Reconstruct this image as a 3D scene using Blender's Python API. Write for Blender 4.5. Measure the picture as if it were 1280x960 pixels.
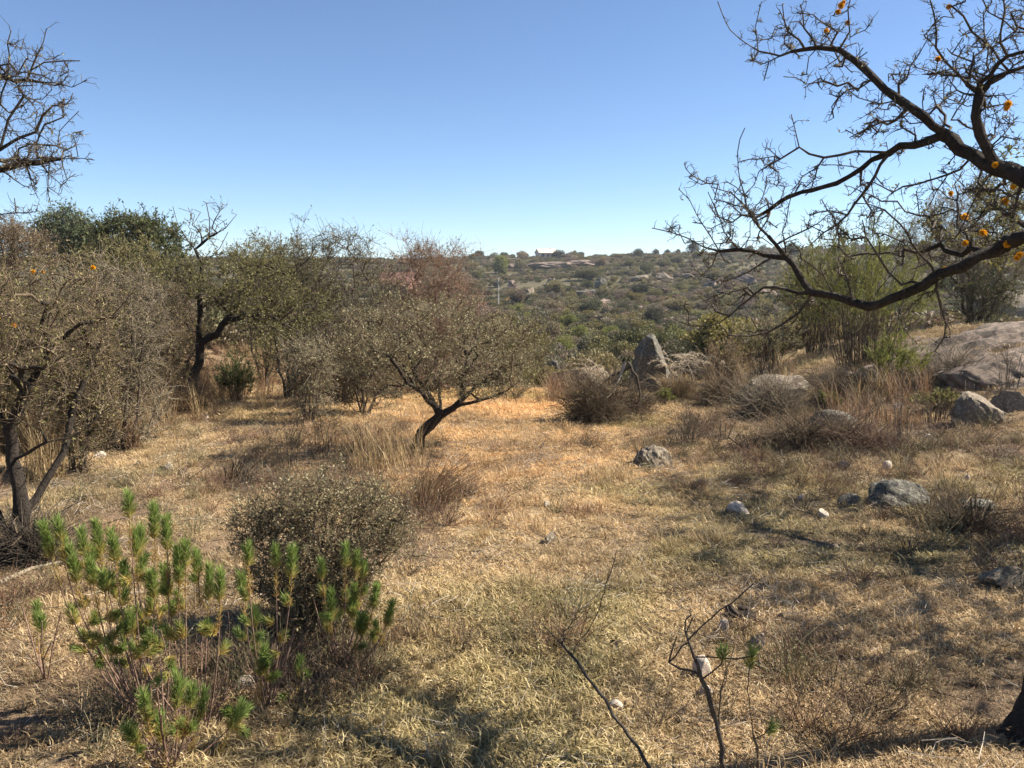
import bpy, math, random
import numpy as np
from mathutils import Vector
random.seed(7); RNG = np.random.default_rng(7)
for o in list(bpy.data.objects): bpy.data.objects.remove(o)
scene = bpy.context.scene
col = scene.collection
R = math.radians

# ------------------------------------------------------------------ camera
F_PX, HOR, CAM_H = 1065.0, 345.0, 1.6            # focal length in photo pixels, horizon row, eye height
PITCH = math.atan((480 - HOR) / F_PX)
cam_d = bpy.data.cameras.new('camera'); cam = bpy.data.objects.new('camera', cam_d); col.objects.link(cam)
cam_d.sensor_width = 36; cam_d.lens = F_PX / 1280 * 36
cam_d.clip_start = 0.05; cam_d.clip_end = 12000
cam.location = (0, 0, CAM_H); cam.rotation_euler = (R(90) - PITCH, 0, 0)
scene.camera = cam
# ------------------------------------------------------------------ sky, sun, exposure
SUN_AZ, SUN_EL = R(80), R(42)                    # azimuth measured from the view direction to the right
world = bpy.data.worlds.new('World'); scene.world = world; world.use_nodes = True
wn = world.node_tree; wn.nodes.clear()
sky = wn.nodes.new('ShaderNodeTexSky'); sky.sky_type = 'NISHITA'; sky.sun_disc = False
sky.sun_elevation = SUN_EL; sky.sun_rotation = SUN_AZ
sky.altitude = 2800; sky.air_density = 1.0; sky.dust_density = 0.1; sky.ozone_density = 4.0
bg = wn.nodes.new('ShaderNodeBackground'); bg.inputs['Strength'].default_value = 0.065
wo = wn.nodes.new('ShaderNodeOutputWorld')
wn.links.new(sky.outputs[0], bg.inputs[0]); wn.links.new(bg.outputs[0], wo.inputs[0])
sd = bpy.data.lights.new('sun', 'SUN'); sd.energy = 5.0; sd.angle = R(0.53); sd.color = (1.0, 0.93, 0.82)
sun = bpy.data.objects.new('sun', sd); col.objects.link(sun)
SV = Vector((math.sin(SUN_AZ) * math.cos(SUN_EL), math.cos(SUN_AZ) * math.cos(SUN_EL), math.sin(SUN_EL)))
sun.rotation_euler = (-SV).to_track_quat('-Z', 'Y').to_euler(); sun.location = (30, 20, 40)
scene.view_settings.view_transform = 'Standard'; scene.view_settings.look = 'None'
scene.view_settings.exposure = 1.42; scene.view_settings.gamma = 1.0
scene.render.engine = 'CYCLES'
scene.cycles.use_denoising = True; scene.cycles.denoiser = 'OPENIMAGEDENOISE'; scene.cycles.denoising_input_passes = 'RGB_ALBEDO_NORMAL'; scene.cycles.denoising_prefilter = 'ACCURATE'
scene.cycles.max_bounces = 6; scene.cycles.diffuse_bounces = 3; scene.cycles.transmission_bounces = 4
scene.cycles.transparent_max_bounces = 4; scene.cycles.use_adaptive_sampling = True

# ------------------------------------------------------------------ noise and terrain
def _h(ix, iy, s):
    n = (ix.astype(np.int64) * 374761393 + iy.astype(np.int64) * 668265263 + s * 1442695041) & 0x7fffffff
    n = ((n ^ (n >> 13)) * 1274126177) & 0x7fffffff
    return ((n ^ (n >> 16)) & 0xffff) / 65535.0
def vnoise(x, y, s=0):
    x = np.asarray(x, float); y = np.asarray(y, float)
    ix = np.floor(x); iy = np.floor(y); fx = x - ix; fy = y - iy
    fx = fx * fx * (3 - 2 * fx); fy = fy * fy * (3 - 2 * fy)
    a = _h(ix, iy, s); b = _h(ix + 1, iy, s); c = _h(ix, iy + 1, s); d = _h(ix + 1, iy + 1, s)
    return (a * (1 - fx) + b * fx) * (1 - fy) + (c * (1 - fx) + d * fx) * fy
def fbm(x, y, s=0, o=4):
    v = 0; a = .5; t = 0
    for k in range(o):
        v = v + a * vnoise(np.asarray(x) * 2 ** k + 17.3 * k, np.asarray(y) * 2 ** k - 9.1 * k, s + k); t += a; a *= .5
    return v / t
def sm(t):
    t = np.clip(t, 0, 1); return t * t * (3 - 2 * t)
KY = np.array([-400, -60, 0, 10, 17, 25, 40, 60, 80, 115, 150, 190, 260, 310, 350, 420, 700, 1500, 9000.])
KZ = np.array([4, 1.6, 0, -.4, -.75, -1.8, -3.3, -4.6, -5, -4.2, -2.6, -.3, 4.2, 6.6, 7.6, 6.5, -5, -14, -14.])
KM = np.gradient(KZ, KY); KM[:3] = [-.008, -.03, -.04]; KM[3] = -.042; KM[14] = 0
def herm(y):
    y = np.clip(y, KY[0], KY[-1] - 1e-6)
    i = np.clip(np.searchsorted(KY, y, side='right') - 1, 0, len(KY) - 2)
    h = KY[i + 1] - KY[i]; t = (y - KY[i]) / h
    return ((2*t**3 - 3*t**2 + 1) * KZ[i] + (t**3 - 2*t**2 + t) * h * KM[i] + (-2*t**3 + 3*t**2) * KZ[i+1] + (t**3 - t**2) * h * KM[i+1])
def terr(x, y):
    x = np.asarray(x, float); y = np.asarray(y, float)
    z = herm(y)
    z = z + sm((x - 3.5) / 6) * sm((y - 7) / 9) * 1.35 * (1 - sm((y - 28) / 30))
    z = z + sm((-x - 3) / 9) * sm((y - 14) / 18) * 2.4 * (1 - sm((y - 90) / 80))
    z = z + .032 * np.clip(x, 0, 220) * sm((y - 90) / 220) * (1 - sm((y - 500) / 400))
    z = z + (fbm(x * .45, y * .45, 3, 3) - .5) * .14 + (fbm(x * 2.1, y * 2.1, 5, 2) - .5) * .035
    far = sm((y - 30) / 90)
    z = z + far * ((fbm(x / 38, y / 38, 8, 4) - .5) * 4.2 + (fbm(x / 9, y / 9, 9, 2) - .5) * .9)
    return z
CP, SP = math.cos(PITCH), math.sin(PITCH)
def ray(px, py):
    a = (px - 640) / F_PX; b = (480 - py) / F_PX
    return np.array([a, CP + b * SP, -SP + b * CP])
def P(px, py, d):                                  # the point of a photo pixel at ground distance d
    v = ray(px, py); v = v * (d / v[1]); return np.array([v[0], v[1], v[2] + CAM_H])
_T = np.geomspace(1.2, 900, 5000)
def G(px, py):                                     # the ground point under a photo pixel
    v = ray(px, py); q = v[None] * _T[:, None]
    hit = np.nonzero(q[:, 2] + CAM_H < terr(q[:, 0], q[:, 1]))[0]
    k = hit[0] if len(hit) else len(_T) - 1
    return np.array([q[k, 0], q[k, 1], float(terr(q[k, 0], q[k, 1]))])
def gz(x, y): return float(terr(x, y))
def mpp(d): return d / F_PX                        # metres per photo pixel at distance d

# ground cover fields, shared by the ground and the grass on it
def f_green(x, y):
    g = sm((fbm(x * .55 + 3, y * .55, 21, 4) - .50) * 5.0)
    return np.clip(g * (.30 + .36 * sm((x + 2.5) / 3)), 0, 1)
def f_litter(x, y):
    return np.clip(sm((fbm(x * .9 - 5, y * .9 + 2, 31, 4) - .52) * 6) + .55 * sm((x - 2.2) / 2.5) * sm((y - 5.5) / 3) * sm((fbm(x * .6, y * .6, 33, 3) - .3) * 4) + .4 * sm((-x - .4) / 1.2) * (1 - sm((y - 3.6) / 1.5)), 0, 1)  # noise patches; the last term just darkens and thins the near left
def f_path(x, y):                                  # the warm dry strip that leads away between the bushes
    cx = -.1 + .16 * np.sin(y * .5) - .015 * y
    return .55 * np.exp(-((x - cx) / (1.1 + .10 * y)) ** 2) * sm((y - 4) / 6) * (1 - sm((y - 22) / 8)) * (.4 + 1.2 * fbm(x * .8, y * .8, 91, 3))

# ------------------------------------------------------------------ materials
def mat_new(name):
    m = bpy.data.materials.new(name); m.use_nodes = True; nt = m.node_tree; nt.nodes.clear()
    out = nt.nodes.new('ShaderNodeOutputMaterial'); return m, nt, out
def ramp(nt, fac, stops):
    r = nt.nodes.new('ShaderNodeValToRGB'); e = r.color_ramp.elements
    while len(e) < len(stops): e.new(.5)
    for k, (p, c) in enumerate(stops): e[k].position = p; e[k].color = (*c, 1)
    nt.links.new(fac, r.inputs[0]); return r.outputs[0]
def noise(nt, scale, detail=4, rough=.6, vec=None, dim='3D'):
    n = nt.nodes.new('ShaderNodeTexNoise'); n.inputs['Scale'].default_value = scale
    n.inputs['Detail'].default_value = detail; n.inputs['Roughness'].default_value = rough
    if vec is not None: nt.links.new(vec, n.inputs['Vector'])
    return n.outputs[0]
def math_n(nt, op, a, b=None):
    n = nt.nodes.new('ShaderNodeMath'); n.operation = op; n.use_clamp = False
    for k, v in enumerate((a, b)):
        if v is None: continue
        if isinstance(v, (int, float)): n.inputs[k].default_value = v
        else: nt.links.new(v, n.inputs[k])
    return n.outputs[0]
def mixc(nt, fac, a, b, mode='MIX'):
    n = nt.nodes.new('ShaderNodeMix'); n.data_type = 'RGBA'; n.blend_type = mode
    for s, v in ((n.inputs[0], fac), (n.inputs[6], a), (n.inputs[7], b)):
        if isinstance(v, (int, float)): s.default_value = v
        elif isinstance(v, tuple): s.default_value = (*v, 1)
        else: nt.links.new(v, s)
    return n.outputs[2]
def attr(nt, name, typ='GEOMETRY'):
    a = nt.nodes.new('ShaderNodeAttribute'); a.attribute_name = name; a.attribute_type = typ; return a.outputs['Fac']
def objrand(nt): return nt.nodes.new('ShaderNodeObjectInfo').outputs['Random']
def coords(nt): return nt.nodes.new('ShaderNodeNewGeometry').outputs['Position']
def bump(nt, h, strength, dist):
    b = nt.nodes.new('ShaderNodeBump'); b.inputs['Strength'].default_value = strength; b.inputs['Distance'].default_value = dist
    nt.links.new(h, b.inputs['Height']); return b.outputs[0]
def princ(nt, out, colr, rough=.85, normal=None, spec=.25):
    p = nt.nodes.new('ShaderNodeBsdfPrincipled'); p.inputs['Roughness'].default_value = rough
    p.inputs['Specular IOR Level'].default_value = spec
    if isinstance(colr, tuple): p.inputs['Base Color'].default_value = (*colr, 1)
    else: nt.links.new(colr, p.inputs['Base Color'])
    if normal is not None: nt.links.new(normal, p.inputs['Normal'])
    nt.links.new(p.outputs[0], out.inputs[0]); return p

def leaf_mat(name, stops, trans=.35, hue_obj=.0, inst=None):
    """thin plant matter: colour from each leaf's own random value, some light passes through"""
    m, nt, out = mat_new(name)
    c = ramp(nt, attr(nt, 'rnd'), stops)
    if inst:                                       # scattered grass: blends with the green ramp by the clump's own tone
        c2 = ramp(nt, attr(nt, 'rnd'), inst)
        c = mixc(nt, attr(nt, 'tone', 'INSTANCER'), c, c2)
        v = attr(nt, 'val', 'INSTANCER')
        h = nt.nodes.new('ShaderNodeHueSaturation'); nt.links.new(v, h.inputs['Value']); nt.links.new(c, h.inputs['Color']); c = h.outputs[0]
        w = attr(nt, 'warm', 'INSTANCER'); c = mixc(nt, w, c, mixc(nt, 1.0, c, (1.18, .95, .72), 'MULTIPLY'))
    if hue_obj:
        h = nt.nodes.new('ShaderNodeHueSaturation'); nt.links.new(c, h.inputs['Color']); r = objrand(nt)
        nt.links.new(math_n(nt, 'ADD', math_n(nt, 'MULTIPLY', r, hue_obj), .5 - hue_obj / 2), h.inputs['Hue'])
        nt.links.new(math_n(nt, 'ADD', math_n(nt, 'MULTIPLY', math_n(nt, 'FRACT', math_n(nt, 'MULTIPLY', r, 7.31)), .6), .7), h.inputs['Value'])
        nt.links.new(math_n(nt, 'ADD', math_n(nt, 'MULTIPLY', math_n(nt, 'FRACT', math_n(nt, 'MULTIPLY', r, 3.7)), .4), .75), h.inputs['Saturation'])
        c = h.outputs[0]
    p = nt.nodes.new('ShaderNodeBsdfPrincipled'); p.inputs['Roughness'].default_value = .6; p.inputs['Specular IOR Level'].default_value = .25
    nt.links.new(c, p.inputs['Base Color'])
    t = nt.nodes.new('ShaderNodeBsdfTranslucent'); nt.links.new(c, t.inputs[0])
    mx = nt.nodes.new('ShaderNodeMixShader'); mx.inputs[0].default_value = trans
    nt.links.new(p.outputs[0], mx.inputs[1]); nt.links.new(t.outputs[0], mx.inputs[2]); nt.links.new(mx.outputs[0], out.inputs[0])
    return m
def bark_mat(name, dark, light, scale=40, b=.6):
    m, nt, out = mat_new(name); co = nt.nodes.new('ShaderNodeTexCoord').outputs['Object']
    n1 = noise(nt, scale, 5, .7, co); n2 = noise(nt, scale * .2, 3, .6, co)
    c = ramp(nt, math_n(nt, 'ADD', math_n(nt, 'MULTIPLY', n1, .65), math_n(nt, 'MULTIPLY', n2, .35)), [(.36, dark), (.66, light)])
    princ(nt, out, c, .92, bump(nt, n1, b, .02)); return m
M = {}
M['bark'] = bark_mat('dark_bark', (.014, .011, .008), (.062, .047, .035), 55, .9)
M['bark_brown'] = bark_mat('brown_bark', (.04, .03, .022), (.15, .115, .085), 60)
M['twig_dark'] = bark_mat('dark_twig', (.035, .027, .02), (.12, .095, .07), 60)
M['twig_brown'] = bark_mat('brown_twig', (.06, .044, .027), (.21, .155, .095), 40)
M['twig_red'] = bark_mat('reddish_twig', (.11, .064, .044), (.32, .205, .145), 40)
M['twig_grey'] = bark_mat('grey_twig', (.10, .08, .055), (.30, .245, .17), 40)
M['dead_wood'] = bark_mat('bleached_dead_wood', (.25, .21, .165), (.55, .48, .39), 50)
M['leaf_greygreen'] = leaf_mat('grey_green_leaf', [(0, (.17, .148, .07)), (.5, (.285, .25, .125)), (1, (.45, .40, .245))], .3)
M['leaf_olive'] = leaf_mat('olive_leaf', [(0, (.10, .095, .028)), (.5, (.185, .17, .055)), (1, (.31, .27, .11))], .35)
M['leaf_dark'] = leaf_mat('dark_green_leaf', [(0, (.045, .062, .02)), (.6, (.09, .108, .035)), (1, (.16, .165, .06))], .3)
M['leaf_sage'] = leaf_mat('sage_leaf', [(0, (.07, .095, .045)), (.6, (.13, .155, .075)), (1, (.2, .22, .11))], .3)
M['leaf_bright'] = leaf_mat('bright_green_leaf', [(0, (.10, .115, .028)), (.5, (.17, .18, .042)), (1, (.27, .26, .08))], .4)
M['leaf_brown'] = leaf_mat('dry_brown_leaf', [(0, (.12, .08, .042)), (.5, (.25, .175, .095)), (1, (.40, .30, .175))], .3)
M['needle'] = leaf_mat('feathery_green_needle', [(0, (.34, .17, .05)), (.25, (.46, .33, .09)), (.45, (.32, .30, .09)), (.7, (.16, .22, .05)), (1, (.25, .32, .085))], .45)
M['straw'] = leaf_mat('dry_straw', [(0, (.20, .13, .065)), (.5, (.40, .28, .135)), (1, (.58, .45, .25))], .3)
M['straw_red'] = leaf_mat('russet_straw', [(0, (.14, .075, .04)), (.5, (.27, .155, .085)), (1, (.42, .28, .16))], .3)
M['plume'] = leaf_mat('pale_plume', [(0, (.42, .33, .22)), (1, (.68, .58, .44))], .35)
M['flower'] = leaf_mat('orange_flower', [(0, (.72, .32, .012)), (1, (.85, .50, .03))], .3)
M['grass'] = leaf_mat('short_dry_grass', [(0, (.18, .112, .058)), (.35, (.40, .28, .142)), (.75, (.58, .425, .235)), (1, (.74, .59, .37))], .3,
                      inst=[(0, (.13, .115, .04)), (.5, (.24, .21, .08)), (1, (.44, .37, .18))])
M['hill_leaf'] = leaf_mat('hillside_leaf', [(0, (.09, .078, .03)), (.5, (.17, .145, .058)), (1, (.27, .228, .105))], .3, hue_obj=.035)
M['hill_dark'] = leaf_mat('hillside_dark_leaf', [(0, (.052, .055, .022)), (.6, (.098, .097, .038)), (1, (.16, .15, .066))], .25, hue_obj=.03)
M['hill_brown'] = leaf_mat('hillside_brown_leaf', [(0, (.10, .072, .046)), (.5, (.19, .14, .092)), (1, (.29, .225, .15))], .25, hue_obj=.05)
M['hill_yellow'] = leaf_mat('yellowing_leaf', [(0, (.30, .17, .03)), (1, (.5, .32, .07))], .3)

def rock_mat(name, c0, c1, lichen, lich_amt=.5, scale=1.0):
    m, nt, out = mat_new(name); co = nt.nodes.new('ShaderNodeTexCoord').outputs['Object']
    n1 = noise(nt, 6 * scale, 6, .7, co); n2 = noise(nt, 45 * scale, 4, .7, co); n3 = noise(nt, 14 * scale, 5, .75, co)
    c = ramp(nt, math_n(nt, 'ADD', math_n(nt, 'MULTIPLY', n1, .6), math_n(nt, 'MULTIPLY', n2, .4)), [(.34, c0), (.64, c1)])
    lf = ramp(nt, n3, [(.62 - lich_amt * .25, (0, 0, 0)), (.70 - lich_amt * .2, (1, 1, 1))])
    c = mixc(nt, lf, c, lichen)
    princ(nt, out, c, .9, bump(nt, math_n(nt, 'ADD', math_n(nt, 'MULTIPLY', n1, .7), math_n(nt, 'MULTIPLY', n2, .3)), .7, .03)); return m
M['rock_pale'] = rock_mat('pale_granite', (.34, .27, .20), (.66, .55, .44), (.3, .25, .2), .15, 6)
M['rock_grey'] = rock_mat('lichened_granite', (.08, .06, .042), (.23, .18, .13), (.33, .29, .20), .4, 2.6)
M['rock_dark'] = rock_mat('dark_mossy_granite', (.04, .036, .028), (.13, .115, .09), (.30, .285, .22), .4, 3)
M['rock_pink'] = rock_mat('pinkish_granite', (.11, .08, .06), (.27, .20, .155), (.08, .066, .055), .45, 1.2)
M['rock_slab'] = rock_mat('weathered_pink_granite', (.10, .075, .056), (.27, .20, .15), (.075, .06, .046), .62, .45)
M['dung'] = rock_mat('dark_dung', (.025, .018, .013), (.085, .06, .042), (.10, .08, .06), .2, 6)

def ground_mat():
    m, nt, out = mat_new('dry_ground'); co = coords(nt)
    fine = noise(nt, 60, 6, .75, co); med = noise(nt, 9, 5, .7, co); big = noise(nt, .7, 5, .65, co)
    straw = ramp(nt, math_n(nt, 'ADD', math_n(nt, 'MULTIPLY', fine, .6), math_n(nt, 'MULTIPLY', med, .4)),
                 [(.30, (.13, .085, .048)), (.5, (.28, .20, .115)), (.68, (.46, .35, .21))])
    green = ramp(nt, fine, [(.3, (.09, .075, .035)), (.7, (.23, .21, .09))])
    soil = ramp(nt, fine, [(.3, (.085, .055, .036)), (.7, (.24, .16, .105))])
    c = mixc(nt, attr(nt, 'green'), straw, green)
    c = mixc(nt, math_n(nt, 'MULTIPLY', attr(nt, 'litter'), .75), c, soil)
    c = mixc(nt, attr(nt, 'path'), c, mixc(nt, 1.0, c, (1.1, .95, .76), 'MULTIPLY'))
    # the far hillside: earth and low scrub, bare pinkish ledges
    hill = ramp(nt, math_n(nt, 'ADD', math_n(nt, 'MULTIPLY', noise(nt, .12, 6, .7, co), .55), math_n(nt, 'MULTIPLY', noise(nt, 1.1, 5, .75, co), .45)),
                [(.36, (.06, .056, .03)), (.52, (.10, .086, .05)), (.66, (.135, .108, .07)), (.78, (.18, .14, .10))])
    c = mixc(nt, attr(nt, 'far'), c, hill)
    princ(nt, out, c, .95, bump(nt, math_n(nt, 'ADD', fine, med), .8, .025), .1); return m
M['ground'] = ground_mat()

# ------------------------------------------------------------------ mesh helpers
class MB:
    """collects vertices, triangles/quads and one random value per vertex"""
    def __init__(s): s.v = []; s.f = []; s.a = []; s.n = 0
    def add(s, v, f, a=None):
        v = np.asarray(v, np.float32).reshape(-1, 3)
        s.v.append(v); s.f.append(np.asarray(f, np.int64) + s.n); s.n += len(v)
        s.a.append(np.zeros(len(v), np.float32) if a is None else np.broadcast_to(np.asarray(a, np.float32), (len(v),)))
    def mesh(s, name, material, smooth=True, origin=None):
        me = bpy.data.meshes.new(name)
        if not s.v: return me
        v = np.concatenate(s.v)
        if origin is not None: v = v - np.asarray(origin, np.float32)
        me.vertices.add(len(v)); me.vertices.foreach_set('co', v.ravel())
        loops = np.concatenate([f.ravel() for f in s.f]); cnt = np.concatenate([np.full(len(f), f.shape[1]) for f in s.f])
        me.loops.add(len(loops)); me.loops.foreach_set('vertex_index', loops.astype(np.int32))
        me.polygons.add(len(cnt)); st = np.concatenate([[0], np.cumsum(cnt)[:-1]])
        me.polygons.foreach_set('loop_start', st.astype(np.int32))
        me.polygons.foreach_set('use_smooth', np.full(len(cnt), smooth))
        at = me.attributes.new('rnd', 'FLOAT', 'POINT'); at.data.foreach_set('value', np.concatenate(s.a).astype(np.float32))
        me.materials.append(M[material]); me.update(calc_edges=True); me.validate(); return me
    def obj(s, name, material, parent=None, smooth=True, origin=None):
        o = bpy.data.objects.new(name, s.mesh(name, material, smooth, origin)); col.objects.link(o)
        if parent is not None: o.parent = parent
        elif origin is not None: o.location = origin
        return o
def norm(v): return v / np.maximum(np.linalg.norm(v, axis=-1, keepdims=True), 1e-9)
def tubes(mb, Pn, Rn, sides=3, a=None):
    """many tubes at once: Pn (m,k,3) centre lines, Rn (m,k) radii"""
    Pn = np.asarray(Pn, float); m, k, _ = Pn.shape
    if m == 0: return
    d = norm(np.gradient(Pn, axis=1))
    ref = norm(RNG.normal(size=(m, 1, 3)) + 1e-3)
    u = norm(np.cross(d, np.broadcast_to(ref, d.shape))); w = np.cross(d, u)
    ang = np.arange(sides) * 2 * np.pi / sides
    V = Pn[:, :, None] + Rn[:, :, None, None] * (u[:, :, None] * np.cos(ang)[None, None, :, None] + w[:, :, None] * np.sin(ang)[None, None, :, None])
    b = (np.arange(m)[:, None, None] * k + np.arange(k - 1)[None, :, None]) * sides
    j = np.arange(sides)[None, None]; j2 = (j + 1) % sides
    F = np.stack([b + j, b + j2, b + sides + j2, b + sides + j], -1).reshape(-1, 4)
    av = None
    if a is not None: av = np.repeat(np.asarray(a, float).reshape(m, -1) * np.ones((m, k)), sides).ravel()
    mb.add(V.reshape(-1, 3), F, av)
def tube1(mb, pts, rad, sides=6, a=None, rough=0.0):
    """one limb with a parallel-transported frame, closed ends"""
    p = np.asarray(pts, float); n = len(p); d = norm(np.gradient(p, axis=0)); u = np.cross(d[0], [.3, .5, .8]); u /= np.linalg.norm(u)
    V = []
    ang = np.arange(sides) * 2 * np.pi / sides
    for i in range(n):
        u = u - d[i] * np.dot(u, d[i]); u /= max(np.linalg.norm(u), 1e-9); w = np.cross(d[i], u)
        r = rad[i] * (1 + rough * RNG.normal(size=sides)) if rough else np.full(sides, rad[i])
        V.append(p[i] + (u * np.cos(ang)[:, None] + w * np.sin(ang)[:, None]) * r[:, None])
    V = np.concatenate(V); b = np.arange(n - 1)[:, None] * sides; j = np.arange(sides)[None]; j2 = (j + 1) % sides
    F = np.stack([b + j, b + j2, b + sides + j2, b + sides + j], -1).reshape(-1, 4)
    mb.add(V, F, a)
    V2 = np.concatenate([V[-sides:], p[-1:] + d[-1:] * rad[-1] * .6]); mb.add(V2, np.stack([np.arange(sides), (np.arange(sides) + 1) % sides, np.full(sides, sides)], -1), a)
def leaves(mb, C, D, length, width, a=None):
    """leaf blades: a pointed, folded pair of triangles per leaf"""
    m = len(C)
    if m == 0: return
    D = norm(D); s = norm(np.cross(D, RNG.normal(size=(m, 3)))); nrm = np.cross(D, s)
    L = np.broadcast_to(length, (m,))[:, None]; W = np.broadcast_to(width, (m,))[:, None]
    V = np.stack([C, C + D * L * .5 + s * W * .5 + nrm * W * .15, C + D * L, C + D * L * .5 - s * W * .5 + nrm * W * .15], 1)
    i = np.arange(m)[:, None] * 4
    mb.add(V.reshape(-1, 3), i + np.array([[0, 1, 2, 3]]), np.repeat(RNG.random(m) if a is None else a, 4))
def empty(name, loc, label, cat, group=None):
    o = bpy.data.objects.new(name, None); col.objects.link(o); o.location = [float(t) for t in loc]; o.empty_display_size = .2
    return tag(o, label, cat, group)
def tag(o, label, cat, group=None):
    o['label'] = label; o['category'] = cat
    if group: o['group'] = group
    return o

# ------------------------------------------------------------------ woody plants: traced limbs, then a crown grown into a volume
class Skel:
    def __init__(s): s.p = []; s.par = []; s.L = []
    def add(s, p, par):
        s.p.append(np.asarray(p, float)); s.par.append(par); s.L.append(0 if par < 0 else s.L[par] + float(np.linalg.norm(s.p[-1] - s.p[par]))); return len(s.p) - 1
    def limb(s, pts, step=.1, wob=.12):
        """a traced limb; it starts at the nearest node already there"""
        pts = [np.asarray(q, float) for q in pts]
        if s.p:
            A = np.array(s.p); k = int(np.argmin(((A - pts[0]) ** 2).sum(1))); cur = k
            pts[0] = s.p[k]
        else: cur = s.add(pts[0], -1)
        for a, b in zip(pts[:-1], pts[1:]):
            n = max(1, int(np.linalg.norm(b - a) / step))
            for i in range(1, n + 1):
                q = a + (b - a) * i / n
                if i < n: q = q + RNG.normal(size=3) * step * wob
                cur = s.add(q, cur)
        return cur
    def fill(s, targets, step=.12, wob=.25, pathw=.25, sag=0.0, zig=.0):
        base = s.p[0]
        T = targets[np.argsort(np.linalg.norm(targets - base, axis=1) + RNG.random(len(targets)) * .5)]
        cap = len(s.p) + len(T) * 60; A = np.zeros((cap, 3)); Ls = np.zeros(cap); n = len(s.p); A[:n] = s.p; Ls[:n] = s.L
        for t in T:
            dd = np.sqrt(((A[:n] - t) ** 2).sum(1)); k = int(np.argmin(dd + pathw * Ls[:n])); D = dd[k]
            m = min(50, max(1, int(round(D / step)))); cur = k; a = A[k].copy(); side = RNG.normal(size=3); side /= np.linalg.norm(side)
            for i in range(1, m + 1):
                f = i / m; q = a + (t - a) * f
                q = q + side * math.sin(f * math.pi) * D * .10 + np.array([0, 0, 1]) * math.sin(f * math.pi) * D * sag
                if i < m: q = q + RNG.normal(size=3) * step * wob + side * zig * step * (1 if i % 2 else -1)
                cur = s.add(q, cur); A[n] = q; Ls[n] = s.L[-1]; n += 1
    def radii(s, r_base, r_tip, flare=0.):
        n = len(s.p); cnt = np.zeros(n)
        par = np.array(s.par); kids = np.zeros(n, int)
        for i in range(n):
            if par[i] >= 0: kids[par[i]] += 1
        cnt[kids == 0] = 1
        for i in range(n - 1, 0, -1): cnt[par[i]] += cnt[i]
        e = math.log(max(cnt[0], 2)) / math.log(r_base / r_tip)
        s.r = r_tip * cnt ** (1 / e); s.r = s.r * (1 + flare * np.exp(-np.array(s.L) / .3)); s.cnt = cnt; s.kids = kids
        return s.r
    def emit(s, mb_big, mb_small, thr):
        """chains of nodes become limbs; thick ones go to the trunk part, thin ones to the twig part"""
        n = len(s.p); par = s.par; ch = [[] for _ in range(n)]
        for i in range(1, n):
            if par[i] >= 0: ch[par[i]].append(i)
        starts = [i for i in range(n) if par[i] < 0]; stack = [(i, None) for i in starts]
        while stack:
            i, pr = stack.pop(); chain = [i] if pr is None else [pr, i]
            cur = i
            while ch[cur]:
                ks = sorted(ch[cur], key=lambda q: -s.cnt[q])
                for q in ks[1:]: stack.append((q, cur))
                cur = ks[0]; chain.append(cur)
            if len(chain) < 2: continue
            pts = np.array([s.p[c] for c in chain]); rad = np.array([s.r[c] for c in chain])
            if pr is not None: rad[0] = min(rad[0], rad[1] * 1.25)
            # split where it gets thin
            k = int(np.argmax(rad < thr)) if (rad < thr).any() else len(rad)
            if k >= 2: tube1(mb_big, pts[:k + 1], rad[:k + 1], 10 if rad[0] > .025 else 6, RNG.random(), .10)
            j = max(0, k - 0) if k >= 2 else 0
            if len(pts) - j >= 2: tube1(mb_small, pts[j:], rad[j:], 4 if rad[j] > .004 else 3, RNG.random())
def ellips(c, r, n, shell=.35):
    """random points in an ellipsoid, denser towards its skin"""
    u = norm(RNG.normal(size=(n, 3))); t = RNG.random(n) ** (1 / 3 * shell * 1.0 + .0)
    t = np.where(RNG.random(n) < .55, .68 + .32 * RNG.random(n), RNG.random(n) ** .45)
    k = norm(RNG.normal(size=(9, 3))); lob = np.max(u @ k.T, axis=1); t = t * (.62 + .46 * sm((lob - .45) / .5)); t = np.where(RNG.random(n) < .07, t * 1.28, t)
    return np.asarray(c) + u * t[:, None] * np.asarray(r)
def twigs_at(mb, C, D, L, r, seg=3, zig=.35, a=None):
    m = len(C); D = norm(D); pts = [C]; cur = C.copy()
    for i in range(seg):
        D = norm(D + RNG.normal(size=(m, 3)) * zig); cur = cur + D * (np.broadcast_to(L, (m,)) / seg)[:, None]; pts.append(cur)
    Pn = np.stack(pts, 1); Rn = np.linspace(1, .45, seg + 1)[None] * np.broadcast_to(r, (m,))[:, None]
    tubes(mb, Pn, Rn, 3, RNG.random(m)); return Pn
def along(Pn, n):
    m, k, _ = Pn.shape; i = RNG.integers(0, m, n); t = RNG.random(n) * (k - 1); j = np.minimum(t.astype(int), k - 2); f = (t - j)[:, None]
    return Pn[i, j] * (1 - f) + Pn[i, j + 1] * f, Pn[i, j + 1] - Pn[i, j]

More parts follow.
